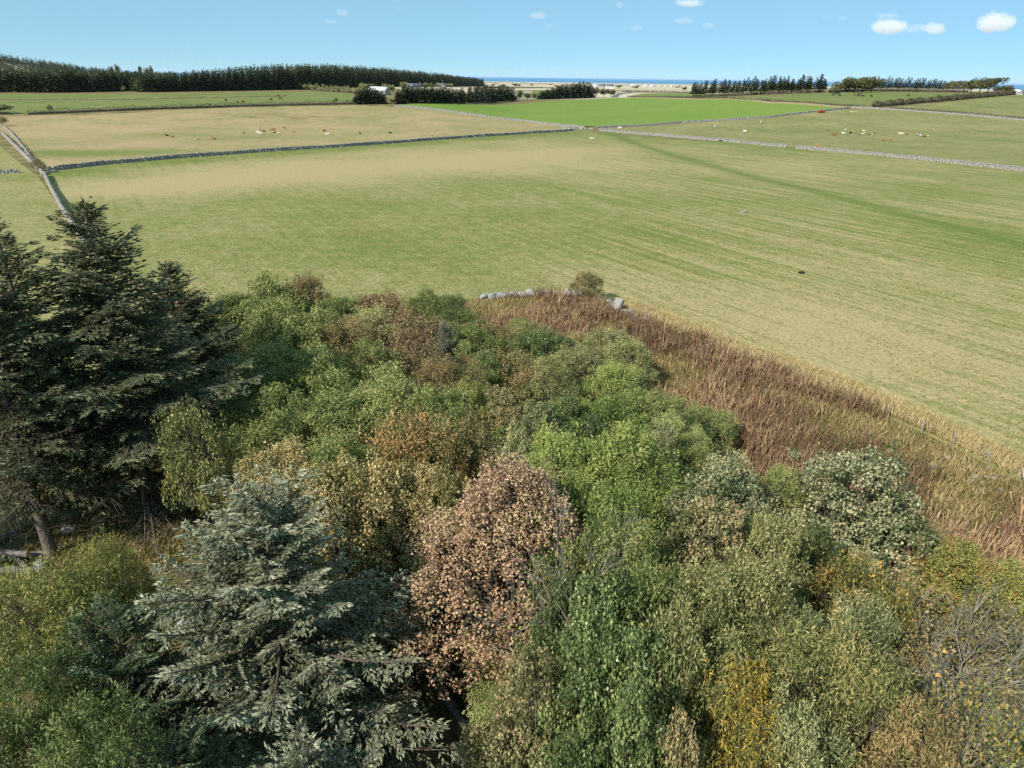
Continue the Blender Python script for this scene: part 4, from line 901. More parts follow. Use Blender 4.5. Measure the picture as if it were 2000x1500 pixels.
def stalks(n, seed):
    X, Y, g = scatter(Pw, n, seed); s = straw_z(X, Y)+g.normal(0, .2, len(X))+.2*np.sin(X*.9+np.sin(Y*.5))*np.sin(Y*.7+X*.2)
    k = (s < .40) & (seg_dist(farwall, X, Y, False) > .9); X, Y = X[k], Y[k]; m = len(X); gz = green_z(X, Y)
    cl = .5+.5*np.sin(X*1.3+np.sin(Y*.9)*2)*np.sin(Y*1.1+X*.3)
    h = g.gamma(9, .14, m).clip(.45, 2.1)*(.65+.5*cl); P = np.column_stack([X, Y, np.zeros(m)])
    d = nrm(np.column_stack([g.normal(.16, .24, m), g.normal(.08, .24, m), np.ones(m)])); a = g.uniform(0, 3.14, m)
    n1 = np.column_stack([np.cos(a), np.sin(a), np.zeros(m)])
    A = Acc(); ti = np.clip(.54+g.normal(0, .12, m)+.3*(cl-.5)+.22*np.sin(X*.23+1.5)*np.sin(Y*.19+X*.07)-.5*np.clip(gz+g.normal(0, .2, m)-.3, 0, 1), 0, 1)
    for nn in (n1, np.cross(d, n1)):
        V, F = kites(P, d, nn, h, .058*g.uniform(.6, 1.6, m), .02, .62); A.add(V, F, np.repeat(ti, 4))
    # small side leaves / seed heads
    I = g.integers(0, m, m); t = g.uniform(.4, .95, m)
    V, F = kites(P[I]+d[I]*(h[I]*t)[:, None], nrm(g.normal(size=(m, 3))+np.array([0, 0, .8])), nrm(g.normal(size=(m, 3))), .22, .05, .1); A.add(V, F, np.repeat(np.clip(ti[I]+.15, 0, 1), 4))
    return A.mesh('willowherb')
tag(link('willowherb', stalks(52000, 3), L['willowherb']), 'stand of red brown willowherb stalks along the pasture edge', 'willowherb', kind='stuff')
def tufts(P, n, seed, hr, mask=None, tint=.5, name='rough_grass', w=.035, lean=(.1, .05)):
    X, Y, g = scatter(P, n, seed)
    if mask is not None:
        k = mask(X, Y, g); X, Y = X[k], Y[k]
    m = len(X); nb = 3
    X = np.repeat(X, nb)+g.normal(0, .06, m*nb); Y = np.repeat(Y, nb)+g.normal(0, .06, m*nb); m *= nb
    d = nrm(np.column_stack([g.normal(lean[0], .38, m), g.normal(lean[1], .38, m), np.ones(m)])); a = g.uniform(0, 3.14, m)
    V, F = kites(np.column_stack([X, Y, np.zeros(m)]), d, np.column_stack([np.cos(a), np.sin(a), np.zeros(m)]), g.uniform(hr[0], hr[1], m), w*g.uniform(.7, 1.4, m), .2, .35)
    ti = np.clip(tint+g.normal(0, .13, m)+.16*np.sin(X*.8+1)*np.sin(Y*.6), 0, 1)
    return mesh_np(name, V, F, np.repeat(ti, 4))
tag(link('dry_grass', tufts(Pw, 26000, 9, (.3, .8), lambda X, Y, g: (straw_z(X, Y)+g.normal(0, .3, len(X)) > .1), .5, w=.05), L['drygrass']), 'pale dry grass among the willowherb', 'grass', kind='stuff')
edgeP = np.array(list(woodedge[5:]+np.array([2.6, 1.7]))+list((woodedge[5:]+np.array([.3, .2]))[::-1]))
tag(link('dry_grass', tufts(edgeP, 9000, 19, (.35, .9), None, .9, w=.06), L['drygrass']), 'strip of bleached dry grass along the wire fence', 'grass', kind='stuff')
clearP = np.array([gnd(x, y)[:2] for x, y in [(0, 900), (200, 900), (480, 880), (520, 940), (420, 1000), (330, 1300), (100, 1300), (-40, 1200)]])
tag(link('rough_grass', tufts(clearP, 9000, 29, (.15, .45), lambda X, Y, g: np.sin(X*1.1+np.sin(Y*.8))*np.sin(Y*.9)+g.normal(0, .5, len(X)) > -.1, .45, w=.05, lean=(.3, .1)), L['drygrass']), 'tawny rough grass in the clearing under the spruces', 'grass', kind='stuff')
nearP = np.array([gnd(x, y)[:2] for x, y in [(240, 560), (300, 470), (700, 420), (1300, 420), (2020, 480), (2040, 940)]]+list(woodedge[::-1]))
def _tm(X, Y, g): return (g.random(len(X)) < 60/np.hypot(X, Y)) & (np.sin(X*.31+np.sin(Y*.23)*2)*np.sin(Y*.27+X*.1)+g.normal(0, .6, len(X)) > -.2)
tag(link('pasture_tufts', tufts(nearP, 34000, 49, (.05, .16), _tm, .36, name='pasture_tufts', w=.09, lean=(.5, .2)), L['drygrass']), 'short uneven grass tufts over the near pasture', 'grass', kind='stuff')
woodP = np.array([gnd(x, y)[:2] for x, y in [(500, 640), (900, 620), (1230, 720), (1500, 960), (1990, 1200), (1990, 1480), (760, 1480), (500, 960)]])
tag(link('wood_grass', tufts(woodP, 9000, 39, (.3, .7), None, .15, w=.06), L['drygrass']), 'thin green grass on the floor of the wood', 'grass', kind='stuff')

# ------------------------------------------------------------------ boulders, logs, trough, tyre
def boulder_mesh(seed, sub=2):
    g = random.Random(seed); bm = bmesh.new(); bmesh.ops.create_icosphere(bm, subdivisions=sub, radius=.5)
    ax = [Vector((g.gauss(0, 1), g.gauss(0, 1), g.gauss(0, 1))).normalized() for _ in range(9)]; off = [g.uniform(.3, .46) for _ in ax]
    for v in bm.verts:
        for a, o in zip(ax, off):
            k = v.co.dot(a)-o
            if k > 0: v.co -= a*k*.9
        v.co *= 1+g.uniform(-.03, .03)
    me = bpy.data.meshes.new('boulder'); bm.to_mesh(me); bm.free(); me.materials.append(BOULDER); return me
BM = [boulder_mesh(i) for i in range(6)]
def boulder(px, py, w, label, group='loose stones along the old wall', asp=.7, rot=None, name='boulder', hgt=.7):
    g_ = gnd(px, py); s = w*depth(g_)/FPX
    o = bpy.data.objects.new(name, BM[int(px*7+py) % 6]); C.objects.link(o)
    o.scale = (s, s*asp, s*hgt); o.location = (g_[0], g_[1], s*hgt*.30); o.rotation_euler = rot or (0.1, .1, px*.37 % 6.28)
    return tag(o, label, 'stone', group)
boulder(1070, 634, 15, 'round pale boulder alone in the willowherb')
def slab():
    g_ = gnd(1203, 612); bm = bmesh.new(); bmesh.ops.create_cube(bm, size=1)
    for v in bm.verts: v.co = Vector((v.co.x*1.0, v.co.y*2.1, v.co.z*.5)); v.co += Vector((random.Random(str(v.co)).uniform(-.09, .09), 0, random.Random(str(v.co)+'z').uniform(-.05, .05)))
    bmesh.ops.bevel(bm, geom=bm.edges[:], offset=.05, segments=2, affect='EDGES')
    me = bpy.data.meshes.new('slab'); bm.to_mesh(me); bm.free(); me.materials.append(BOULDER)
    o = link('stone_slab', me, None, None, (g_[0], g_[1], .85)); o.rotation_euler = (math.radians(38), .1, math.radians(-32)); tag(o, 'large tilted grey slab leaning on the tumbled wall', 'stone', 'loose stones along the old wall')
slab()
boulder(1189, 600, 14, 'upper of two grey stones beside the tilted slab').location.z = .75
boulder(1189, 605, 15, 'lower of two grey stones beside the tilted slab')
boulder(1258, 632, 11, 'squarish stone at the end of the tumbled wall', hgt=1.0)
gg = np.random.default_rng(15)
for i in range(34):
    t = i/33; x = 945+t*185; y = 583-6*math.sin(t*2.2)+gg.uniform(-2, 4); boulder(x, y, gg.uniform(12, 24), 'grey stone in the old wall at the far corner of the willowherb', hgt=gg.uniform(.6, .9))
for i in range(16):
    t = i/15; boulder(1170+t*95+gg.uniform(-3, 3), 597+t*30+gg.uniform(-3, 6), gg.uniform(10, 18), 'grey stone tumbled from the wall near the tilted slab')
for i in range(14): boulder(1345+gg.uniform(0, 45), 686+gg.uniform(0, 10), gg.uniform(9, 18), 'pale stone in the small heap inside the willowherb')
for i in range(8): boulder(1010+gg.uniform(0, 130), 600+gg.uniform(0, 45), gg.uniform(5, 9), 'small grey stone half hidden in the willowherb')
for i in range(18): boulder(1790+gg.uniform(0, 1)*190, 875+gg.uniform(0, 60)+i*2.6, gg.uniform(8, 22), 'mossy grey stone in the dry grass by the wire fence', asp=.8, hgt=.4)
for i in range(5): boulder(1095+gg.uniform(0, 40), 650+gg.uniform(0, 10), gg.uniform(6, 12), 'flat grey stone at the edge of the bushes', hgt=.35)
for x, y, w, lb in [(245, 1142, 22, 'pale stone in the shaded clearing'), (200, 1185, 18, 'grey stone beside the yellow green tree'), (82, 1112, 34, 'big grey boulder under the log pile'), (137, 1040, 30, 'grey boulder at the foot of the bare trunked spruce'), (130, 985, 30, 'whitish boulder behind the bare spruce trunks'),
                    (355, 1222, 26, 'grey stump like stone beside the blue grey spruce')]: boulder(x, y, w, lb, 'stones in the clearing', hgt=.8)
for i in range(26): boulder(84+gg.uniform(0, 24)+i*.2, 333+gg.uniform(0, 6)-i*.1, gg.uniform(3, 6), 'stone heaped at the wall junction by the grey brown bush', 'stones heaped at the wall junction')
for i in range(40): boulder(1098+gg.uniform(0, 62), 249+gg.uniform(0, 6), gg.uniform(3, 6.5), 'stone in the tumbled heap where the field walls meet', 'stones heaped at the field corner')
boulder(1453, 414, 20, 'flat pale rock showing through the pasture', 'rocks in the pasture', hgt=.12)
LOGM = plain_mat('log_bark', (0.12, 0.1, 0.085), (0.28, 0.25, 0.22), 4); LOGE = plain_mat('log_end', (0.35, 0.27, 0.17), (0.45, 0.36, 0.24), 9)
def log(p, q, r, label, z=None, group='felled logs in the clearing'):
    a = gnd(*p); b_ = gnd(*q); v = b_-a; Ln = np.linalg.norm(v)
    A = Acc(); n = 7; A.tube([(0, 0, 0)]+[(Ln*i/n, .03*math.sin(i*2), .03*math.cos(i*3)) for i in range(1, n)]+[(Ln, 0, 0)], [r*1.05, r, r*1.02, r*.97, r*.98, r*.93, r*.92, r*.88], 9)
    root = empty('log', (a[0], a[1], r*.9 if z is None else z), label, 'log', group, math.atan2(v[1], v[0])); link('bark', A.mesh('log', True), LOGM, root)
    for x, s in ((-.003, 1.04), (Ln+.003, .87)):
        bm = bmesh.new(); bmesh.ops.create_circle(bm, cap_ends=True, radius=r*s, segments=9); me = bpy.data.meshes.new('cut_end'); bm.to_mesh(me); bm.free()
        e_ = link('cut_end', me, LOGE, root, (x, 0, 0)); e_.rotation_euler = (0, math.pi/2, 0)
log((-30, 1075), (40, 1040), .22, 'thick grey log lying at the back of the pile'); log((-20, 1100), (95, 1085), .2, 'long dark log across the middle of the pile')
log((28, 1082), (62, 1130), .17, 'short log with pale cut end pointing out of the pile'); log((-30, 1120), (70, 1118), .21, 'dark log at the front of the pile'); log((-30, 1096), (60, 1100), .2, 'log resting on top of the pile', z=.6)
log((775, 1205), (905, 1420), .24, 'fallen grey trunk in deep shade beside the blue grey spruce', group=None)
# tyre and small trough in the pasture
def tyre():
    g_ = gnd(1565, 534); bm = bmesh.new(); A = Acc(); th = np.linspace(0, 2*math.pi, 25)
    A.tube(np.column_stack([np.cos(th)*.32, np.sin(th)*.32, np.full(25, .13)]), np.full(25, .13), 8)
    m = plain_mat('rubber', (0.015, .015, .015), (.03, .03, .03), 5); tag(link('tyre', A.mesh('tyre', True), m, None, g_), 'black tyre lying alone in the pasture', 'tyre')
tyre()
def trough(px, py, w, label, col, name='water_trough'):
    g_ = gnd(px, py); bm = bmesh.new(); bmesh.ops.create_cube(bm, size=1); bmesh.ops.scale(bm, vec=(w, w*.5, .55), verts=bm.verts)
    top = [f for f in bm.faces if f.normal.z > .9]; r = bmesh.ops.inset_region(bm, faces=top, thickness=.08); bmesh.ops.translate(bm, vec=(0, 0, -.35), verts=top[0].verts)
    me = bpy.data.meshes.new('trough'); bm.to_mesh(me); bm.free()
    root = empty(name, (g_[0], g_[1], g_[2]+.29), label, 'trough', None, .3); link('basin', me, plain_mat(name+'_'+str(px), col, tuple(c*1.2 for c in col), 3), root)
    bm = bmesh.new(); bmesh.ops.create_grid(bm, x_segments=1, y_segments=1, size=.5); bmesh.ops.scale(bm, vec=(w*.9, w*.4, 1), verts=bm.verts); me = bpy.data.meshes.new('water'); bm.to_mesh(me); bm.free()
    mw, nt, out = new_mat('trough_water'+str(px)); bb = N(nt); bb.set(out.inputs[0], bb.bsdf((.05, .08, .09), .1, .5)); link('water', me, mw, root, (0, 0, .18))
trough(1156, 271, 2.0, 'white water trough on worn grass near the field corner', (.6, .6, .58)); trough(1667, 219, 4.2, 'pale feed trough on bare ground below the far wall', (.5, .42, .3))
trough(1410, 276, 2.4, 'dark trough against the wall of the cow field', (.06, .065, .08))

# ------------------------------------------------------------------ cattle
def skin_mesh(name, pts, edges, rad, root=0):
    me = bpy.data.meshes.new(name); me.from_pydata(pts, edges, []); o = bpy.data.objects.new('tmp', me); C.objects.link(o)
    md = o.modifiers.new('s', 'SKIN'); 
    for i, r in enumerate(rad): me.skin_vertices[0].data[i].radius = (r[0], r[1]) if isinstance(r, tuple) else (r, r)
    me.skin_vertices[0].data[root].use_root = True
    s2 = o.modifiers.new('u', 'SUBSURF'); s2.levels = 1; s2.render_levels = 1
    dg = bpy.context.evaluated_depsgraph_get(); r = bpy.data.meshes.new_from_object(o.evaluated_get(dg)); r.name = name
    bpy.data.objects.remove(o); bpy.data.meshes.remove(me); return r
def cow_stand():
    p = [(0, 0, 1.0), (.55, 0, 1.02), (.95, 0, 1.1), (1.3, 0, .85), (1.5, 0, .48), (1.62, 0, .22), (-.55, 0, 1.03), (-.85, 0, 1.0), (-.95, 0, .6)]
    r = [.40, .38, .27, .19, .17, .10, .38, .24, .03]; e_ = [(0, 1), (1, 2), (2, 3), (3, 4), (4, 5), (0, 6), (6, 7), (7, 8)]
    for x, par in ((.62, 1), (-.62, 6)):
        for s in (-1, 1):
            i = len(p); k = .07 if x < 0 else 0
            p += [(x-k, s*.2, .62), (x+.02-2*k*.3, s*.2, .32), (x, s*.2, .04)]; r += [.14, .08, .075]; e_ += [(par, i), (i, i+1), (i+1, i+2)]
    i = len(p); p += [(1.38, .17, .62), (1.38, -.17, .62)]; r += [.05, .05]; e_ += [(4, i), (4, i+1)]
    return skin_mesh('cow_body', p, e_, r)
def cow_lie():
    p = [(0, 0, .42), (.55, 0, .44), (.9, 0, .62), (1.15, 0, .92), (1.42, 0, .86), (1.62, 0, .76), (-.55, 0, .42), (-.85, 0, .38), (-1.0, .1, .1)]
    r = [.40, .36, .24, .18, .15, .09, .38, .22, .03]; e_ = [(0, 1), (1, 2), (2, 3), (3, 4), (4, 5), (0, 6), (6, 7), (7, 8)]
    for x, par in ((.55, 1), (-.5, 6)):
        for s in (-1, 1):
            i = len(p); p += [(x+.15, s*.38, .2), (x+.45, s*.42, .1), (x+.1, s*.5, .08)]; r += [.13, .08, .07]; e_ += [(par, i), (i, i+1), (i+1, i+2)]
    i = len(p); p += [(1.2, .19, .98), (1.2, -.19, .98)]; r += [.05, .05]; e_ += [(3, i), (3, i+1)]
    return skin_mesh('cow_body', p, e_, r)
CW = {'s': cow_stand(), 'l': cow_lie()}
def coat(name, c1, c2, sc=1.2, th=.5):
    m, nt, out = new_mat('coat_'+name); b = N(nt); oi = b.n('ShaderNodeObjectInfo')
    v = b.n('ShaderNodeVectorMath', operation='ADD'); b.set(v.inputs[0], b.obj()); b.set(v.inputs[1], oi.outputs['Location'])
    f = b.math('MULTIPLY', b.math('SUBTRACT', b.noise(v.outputs[0], sc, 2), th-.03), 16, clamp=True)
    b.set(out.inputs[0], b.bsdf(b.mix(f, c1, c2), .8, .2)); return m
CO = {'white': coat('white', (.5, .46, .40), (.6, .57, .52)), 'tan': coat('tan', (.42, .20, .08), (.5, .27, .12)), 'brown': coat('brown', (.22, .07, .03), (.28, .10, .04)), 'black': coat('black', (.012, .012, .014), (.02, .02, .024)),
      'tanwhite': coat('tanwhite', (.45, .22, .09), (.72, .67, .6), 1.6, .48), 'blackwhite': coat('blackwhite', (.014, .014, .016), (.7, .68, .64), 1.6, .52)}
def cow(px, py, pose, c, rz, label, s=1.0, group='cattle grazing in the fields', calf=False):
    g_ = gnd(px, py); o = bpy.data.objects.new('calf' if calf else 'cow', CW[pose]); C.objects.link(o)
    if len(CW[pose].materials) == 0: CW[pose].materials.append(CO['white'])
    o.material_slots[0].link = 'OBJECT'; o.material_slots[0].material = CO[c]
    o.location = (g_[0], g_[1], g_[2]+.12); o.scale = (s*.98,)*3; o.rotation_euler = (0, 0, rz); return tag(o, label, 'cow', group)
cow(1455, 260, 's', 'white', 2.3, 'white cow grazing alone in the middle of the cow field'); cow(1396, 250, 's', 'white', 1.6, 'white cow facing away between the two field walls'); cow(1486, 242, 's', 'tanwhite', 1.5, 'pale cow near the wall of the bright green field')
cow(1211, 253, 's', 'white', 2.8, 'white cow close to the wall corner'); cow(1736, 276, 's', 'tan', .25, 'large tan cow standing beside its calf'); cow(1725, 276.5, 's', 'brown', 1.4, 'small brown calf beside the large tan cow', .6, calf=True)
cow(1597, 287.5, 's', 'tan', 1.7, 'tan cow just behind the wall past the gateway', .95); cow(1628, 265, 'l', 'brown', .1, 'brown cow lying at the left of the resting herd'); cow(1617, 256, 'l', 'brown', .4, 'small brown calf lying apart from the herd', .7, calf=True)
cow(1648, 262, 'l', 'white', 2.9, 'white cow lying in the middle of the resting herd'); cow(1651, 257, 's', 'white', .4, 'white cow standing among the resting herd', .9); cow(1660, 261, 'l', 'black', .2, 'black calf lying among the white cows', .8, calf=True)
cow(1665, 264, 'l', 'tanwhite', 1.0, 'tan and white calf in the resting herd', .6, calf=True); cow(1684, 263, 'l', 'white', .3, 'white cow lying at the right of the herd'); cow(1688, 257, 'l', 'white', 2.6, 'white calf resting behind the herd', .75, calf=True)
cow(1703, 266, 's', 'tanwhite', 1.2, 'pale cow standing with a black calf', .9); cow(1697, 264, 'l', 'black', .9, 'small black calf beside the pale standing cow', .6, calf=True); cow(1667, 259, 'l', 'tan', .0, 'tan calf lying behind the black one', .6, calf=True)
cow(1648, 247, 's', 'blackwhite', 1.4, 'dark and white cow beyond the resting herd', .8); cow(1760, 263, 'l', 'tanwhite', 2.9, 'big cream and tan cow lying by a brown calf', 1.3); cow(1770, 264, 'l', 'brown', .2, 'brown calf lying against the cream cow', .7, calf=True)
cow(1797, 266, 'l', 'blackwhite', 2.8, 'black and white cow lying on the cow field'); cow(1804, 268, 'l', 'brown', 0, 'dark brown cow lying next to the black and white one'); cow(1811, 267, 'l', 'white', .3, 'white calf behind the dark brown cow', .7, calf=True); cow(1729, 266, 'l', 'tan', 1, 'tan calf lying on its own on the cow field', .6, calf=True)
for x, y, c, p_, l_ in [(507, 255, 'tanwhite', 's', 'cream cow at the head of the hay field group'), (508, 261, 'tanwhite', 'l', 'tan and white cow lying in the hay field group'), (512, 264, 'white', 'l', 'white cow lying in the hay field group'), (516, 258, 'tan', 'l', 'tan cow lying beside the white one on the hay field'),
                       (532, 255, 'brown', 'l', 'reddish brown cow lying in the hay field'), (536, 260, 'brown', 'l', 'small brown calf lying in the hay field'), (543, 261, 'white', 'l', 'white calf lying in the hay field'), (555, 253, 'tanwhite', 's', 'cream cow standing behind the hay field group'),
                       (573, 260, 'tan', 'l', 'tan calf lying right of the hay field group'), (634, 258, 'brown', 's', 'brown calf standing in the hay field'), (639, 264, 'white', 'l', 'white cow lying in the middle of the hay field'), (703, 262, 'brown', 'l', 'reddish cow lying near the long wall'),
                       (761, 250, 'tan', 'l', 'tan cow lying beyond the black calf'), (763, 261, 'black', 'l', 'black calf lying near the long wall'), (843, 265, 'tanwhite', 'l', 'pale calf close to the long wall'), (327, 266, 'black', 'l', 'black calf lying at the left of the hay field'),
                       (338, 269, 'brown', 'l', 'brown calf lying beside the black one on the hay field'), (387, 273, 'tanwhite', 'l', 'tan and white calf on the green patch of the hay field'), (419, 273, 'brown', 'l', 'brown cow lying on the green patch of the hay field'), (476, 261, 'brown', 'l', 'dark brown calf left of the hay field group')]:
    cow(x, y, p_, c, (x*1.7) % 6.28, l_, .75 if 'calf' in l_ else 1.05, calf='calf' in l_)
for x, y in [(1628, 187), (1634, 184.5), (1638, 184), (1639, 188.5), (1675, 188.8), (1679, 186.3), (1685, 189.8), (1701, 190), (1773, 188.5)]: cow(x, y, 's', 'black', (x*2.1) % 6.28, 'black cow grazing the green field below the windswept trees', 1.1, 'black cattle on the hill field')
cow(1668, 187, 's', 'brown', .3, 'lone brown cow among the black cattle')
for x, y in [(441, 197.5), (464, 202), (410, 207)]: cow(x, y, 's', 'black', x % 6.28, 'black cow on the upper green field', 1.0, 'cattle on the upper green field')
for x, y in [(475, 202), (544, 190), (547, 194.5), (529, 196.5)]: cow(x, y, 's', 'brown', x % 6.28, 'dark brown cow on the upper green field', 1.2, 'cattle on the upper green field')

# ------------------------------------------------------------------ red vehicle
def box(bm, c, s, bev=.06, taper=None):
    r = bmesh.ops.create_cube(bm, size=1)['verts']
    for v in r:
        k = taper if (taper and v.co.z > 0) else 1.0
        v.co = Vector((c[0]+v.co.x*s[0]*k, c[1]+v.co.y*s[1]*(k+1)/2, c[2]+v.co.z*s[2]))
    return r
def bmo(name, fn, mat, parent, loc=(0, 0, 0), bev=.05):
    bm = bmesh.new(); fn(bm)
    if bev: bmesh.ops.bevel(bm, geom=bm.edges[:], offset=bev, segments=2, affect='EDGES')
    me = bpy.data.meshes.new(name); bm.to_mesh(me); bm.free(); return link(name, me, mat, parent, loc)
def paint(name, c, rough=.35):
    m, nt, out = new_mat(name); b = N(nt); b.set(out.inputs[0], b.bsdf(b.mix(b.math('MULTIPLY', b.noise(b.obj(), 3, 4), .3), c, tuple(x*.6 for x in c)), rough, .4)); return m
def red_vehicle():
    g_ = gnd(1604, 221); root = empty('parked_vehicle', (g_[0], g_[1], g_[2]+.12), 'small red vehicle parked beside the far field wall', 'vehicle', None, .25)
    red = paint('red_paint', (.42, .02, .02)); gl = paint('window_glass', (.03, .04, .05), .1); tyr = paint('tyre_rubber', (.02, .02, .02), .8)
    bmo('body', lambda bm: box(bm, (0, 0, .72), (4.2, 1.75, .75)), red, root, bev=.12)
    cb = bmo('cabin', lambda bm: box(bm, (-.25, 0, 1.38), (2.5, 1.6, .66), taper=.72), red, root, bev=.1)
    for s in (-1, 1):
        bmo('window', lambda bm: box(bm, (-.25, s*.765, 1.38), (1.7, .06, .40), taper=.85), gl, root, bev=.01)
    bmo('windscreen', lambda bm: box(bm, (.86, 0, 1.38), (.08, 1.25, .42)), gl, root, bev=.01).rotation_euler = (0, 0, 0)
    A = Acc(); A.tube([(0, -.1, 0), (0, .1, 0)], [.33, .33], 14); wme = A.mesh('wheel'); bm = bmesh.new(); bm.from_mesh(wme); bmesh.ops.holes_fill(bm, edges=bm.edges[:], sides=20); bm.to_mesh(wme); bm.free()
    for x in (-1.3, 1.3):
        for y in (-.85, .85): link('wheel', wme, tyr, root, (x, y, .33))
red_vehicle()

# ------------------------------------------------------------------ far trees, plantation
FC = [far_conifer(300+i, 18+(i % 3), 3.2+.3*(i % 3)) for i in range(6)]; FCm = [a.mesh('conifer') for a in FC]
FPm = [far_conifer(330+i, 15, 2.6, layers=13, per=12, base=.25, narrow=.9).mesh('pine') for i in range(5)]
FBm = [far_broad(350+i, 3.6, 7, lean=.0 if i < 3 else .35).mesh('far_tree') for i in range(5)]
def far(name, me, mat, g_, H, h0, R, r0, label, group, cat='tree', rz=None):
    o = bpy.data.objects.new(name, me); C.objects.link(o)
    if len(me.materials) == 0: me.materials.append(L[mat])
    if me.materials[0] is not L[mat]: o.material_slots[0].link = 'OBJECT'; o.material_slots[0].material = L[mat]
    o.location = (g_[0], g_[1], tz(g_[0], g_[1])); o.scale = (R/r0, R/r0, H/h0); o.rotation_euler = (0, 0, gg.uniform(0, 6.28) if rz is None else rz)
    return tag(o, label, cat, group)
edge_px = [(-60, 181), (0, 180), (120, 181), (200, 179.5), (232, 177.5), (262, 177.5), (285, 180), (450, 177.5), (560, 175.5), (700, 171.5), (850, 169), (944, 168)]
EW = np.array([gnd(x, y)[:2] for x, y in edge_px])
d_ = np.concatenate([[0], np.cumsum(np.linalg.norm(np.diff(EW, axis=0), axis=1))])
def along(s): return np.array([np.interp(s, d_, EW[:, 0]), np.interp(s, d_, EW[:, 1])])
# rows set back from the edge, away from the camera
nE = 0; st_pos = []
s = 0; row0 = []
back = lambda p: p/np.linalg.norm(p)
ss_ = []; s = 0
while s < d_[-1]:
    p = along(s); sp_ = 4.6*max(1, np.linalg.norm(p)/900); ss_.append((s, sp_)); s += sp_
for r in range(34):
    for s, sp_ in ss_:
        p = along(min(d_[-1], s+gg.uniform(-1.5, 1.5))); dr = np.array([-.32, .95]) if p[0] < -150 else np.array([-.42, .9])
        q = p+dr*(r*5.0*(sp_/4.6)*(1 if r < 6 else 1.8)+gg.uniform(-1.5, 1.5)); kx = 1000+FPX*p[0]/p[1]; H = gg.uniform(13, 16.5)*(1.0+.06*math.sin(q[0]*.012))*(1+np.interp(kx, [380, 560, 700, 850, 945], [0, .6, .9, .7, .4])*(1 if r > 0 else .8)); 
        if r < 3 and nE < 297: 
            i = nE % 6; far('plantation_spruce', FCm[i], 'conifer', q, H, 18+(i % 3), gg.uniform(4.2, 5.6), 3.2+.3*(i % 3), 'dark green spruce along the front of the plantation', 'spruces at the front of the plantation'); nE += 1
        else: st_pos.append((q[0], q[1], H))
low = far_conifer(390, 18, 4.6, layers=6, per=5); LV = np.concatenate(low.V); LQ = np.concatenate(low.Q); LT = np.concatenate(low.T)
sp = np.array(st_pos); sp = sp[gg.permutation(len(sp))[:2700]]
an = gg.uniform(0, 6.28, len(sp)); ca, sa = np.cos(an)[:, None], np.sin(an)[:, None]
VX = LV[None, :, 0]*ca-LV[None, :, 1]*sa+sp[:, 0:1]; VY = LV[None, :, 0]*sa+LV[None, :, 1]*ca+sp[:, 1:2]; VZ = LV[None, :, 2]*(sp[:, 2:3]/18)+terrain(sp[:, 0], sp[:, 1])[:, None]
me = mesh_np('plantation', np.stack([VX, VY, VZ], -1).reshape(-1, 3), (LQ[None]+np.arange(len(sp))[:, None, None]*len(LV)).reshape(-1, 4), np.clip(np.tile(LT, len(sp))+np.repeat(gg.normal(0, .12, len(sp)), len(LV)), 0, 1))
tag(link('spruce_plantation', me, L['conifer']), 'dense dark spruce plantation stretching back behind its front row', 'forest', kind='stuff')
# hill wood on the far left
hp = []
for i in range(1000):
    y = gg.uniform(1300, 2600); x = -y*gg.uniform(.50, .80); hp.append((x, y, gg.uniform(13, 19)))
hp = np.array(hp); an = gg.uniform(0, 6.28, len(hp)); ca, sa = np.cos(an)[:, None], np.sin(an)[:, None]
VX = 1.9*(LV[None, :, 0]*ca-LV[None, :, 1]*sa)+hp[:, 0:1]; VY = 1.9*(LV[None, :, 0]*sa+LV[None, :, 1]*ca)+hp[:, 1:2]; VZ = LV[None, :, 2]*(hp[:, 2:3]/18)+terrain(hp[:, 0], hp[:, 1])[:, None]
me = mesh_np('hill_wood', np.stack([VX, VY, VZ], -1).reshape(-1, 3), (LQ[None]+np.arange(len(hp))[:, None, None]*len(LV)).reshape(-1, 4), np.tile(LT, len(hp)))
tag(link('hill_wood', me, L['conifer']), 'dark wood covering the far hill on the skyline', 'forest', kind='stuff')
# shelterbelts beside the bright field
def belt(x0, y0, x1, y1, n, tops, label, group, mat='conifer', rows=2, wpx=14):
    for r in range(rows):
        for i in range(n):
            t = (i+.5*(r % 2)+gg.uniform(-.2, .2))/n; px = x0+(x1-x0)*t; py = y0+(y1-y0)*t; g_ = gnd(px, py); g_[:2] *= 1+r*.008
            top = np.interp(px, [a for a, _ in tops], [b for _, b in tops]); H = (py-top)*depth(g_)/FPX*gg.uniform(.9, 1.06); k = int(gg.integers(0, 6))
            far('shelterbelt_conifer', FCm[k], mat, g_, H, 18+(k % 3), wpx*depth(g_)/FPX*.8, 3.2+.3*(k % 3), label, group)
belt(700, 203.5, 754, 203, 6, [(700, 178), (725, 171), (755, 182)], 'dark conifer in the round clump in front of the white roofed barn', 'conifers of the round clump')
belt(776, 203, 908, 202, 13, [(776, 178), (790, 169), (850, 171), (905, 174)], 'dark conifer in the long shelterbelt behind the bright green field', 'conifers of the long shelterbelt')
belt(916, 202, 1008, 197, 9, [(916, 172), (940, 166), (1008, 171)], 'dark conifer in the middle of the shelterbelt behind the bright green field', 'conifers of the middle shelterbelt')
belt(1058, 194, 1158, 191, 10, [(1058, 178), (1090, 169), (1130, 162), (1158, 165)], 'dark conifer in the right hand shelterbelt near the lane', 'conifers of the shelterbelt near the lane')
def fbroad(px, py, wpx, hpx, mat, label, group, lean=False):
    g_ = gnd(px, py); k = depth(g_)/FPX; i = int(gg.integers(3, 5)) if lean else int(gg.integers(0, 3))
    return far('far_broadleaf_tree', FBm[i], mat, g_, hpx*k*1.05, 7, wpx*k*.5, 3.6, label, group, rz=gg.uniform(-.4, .4) if lean else None)
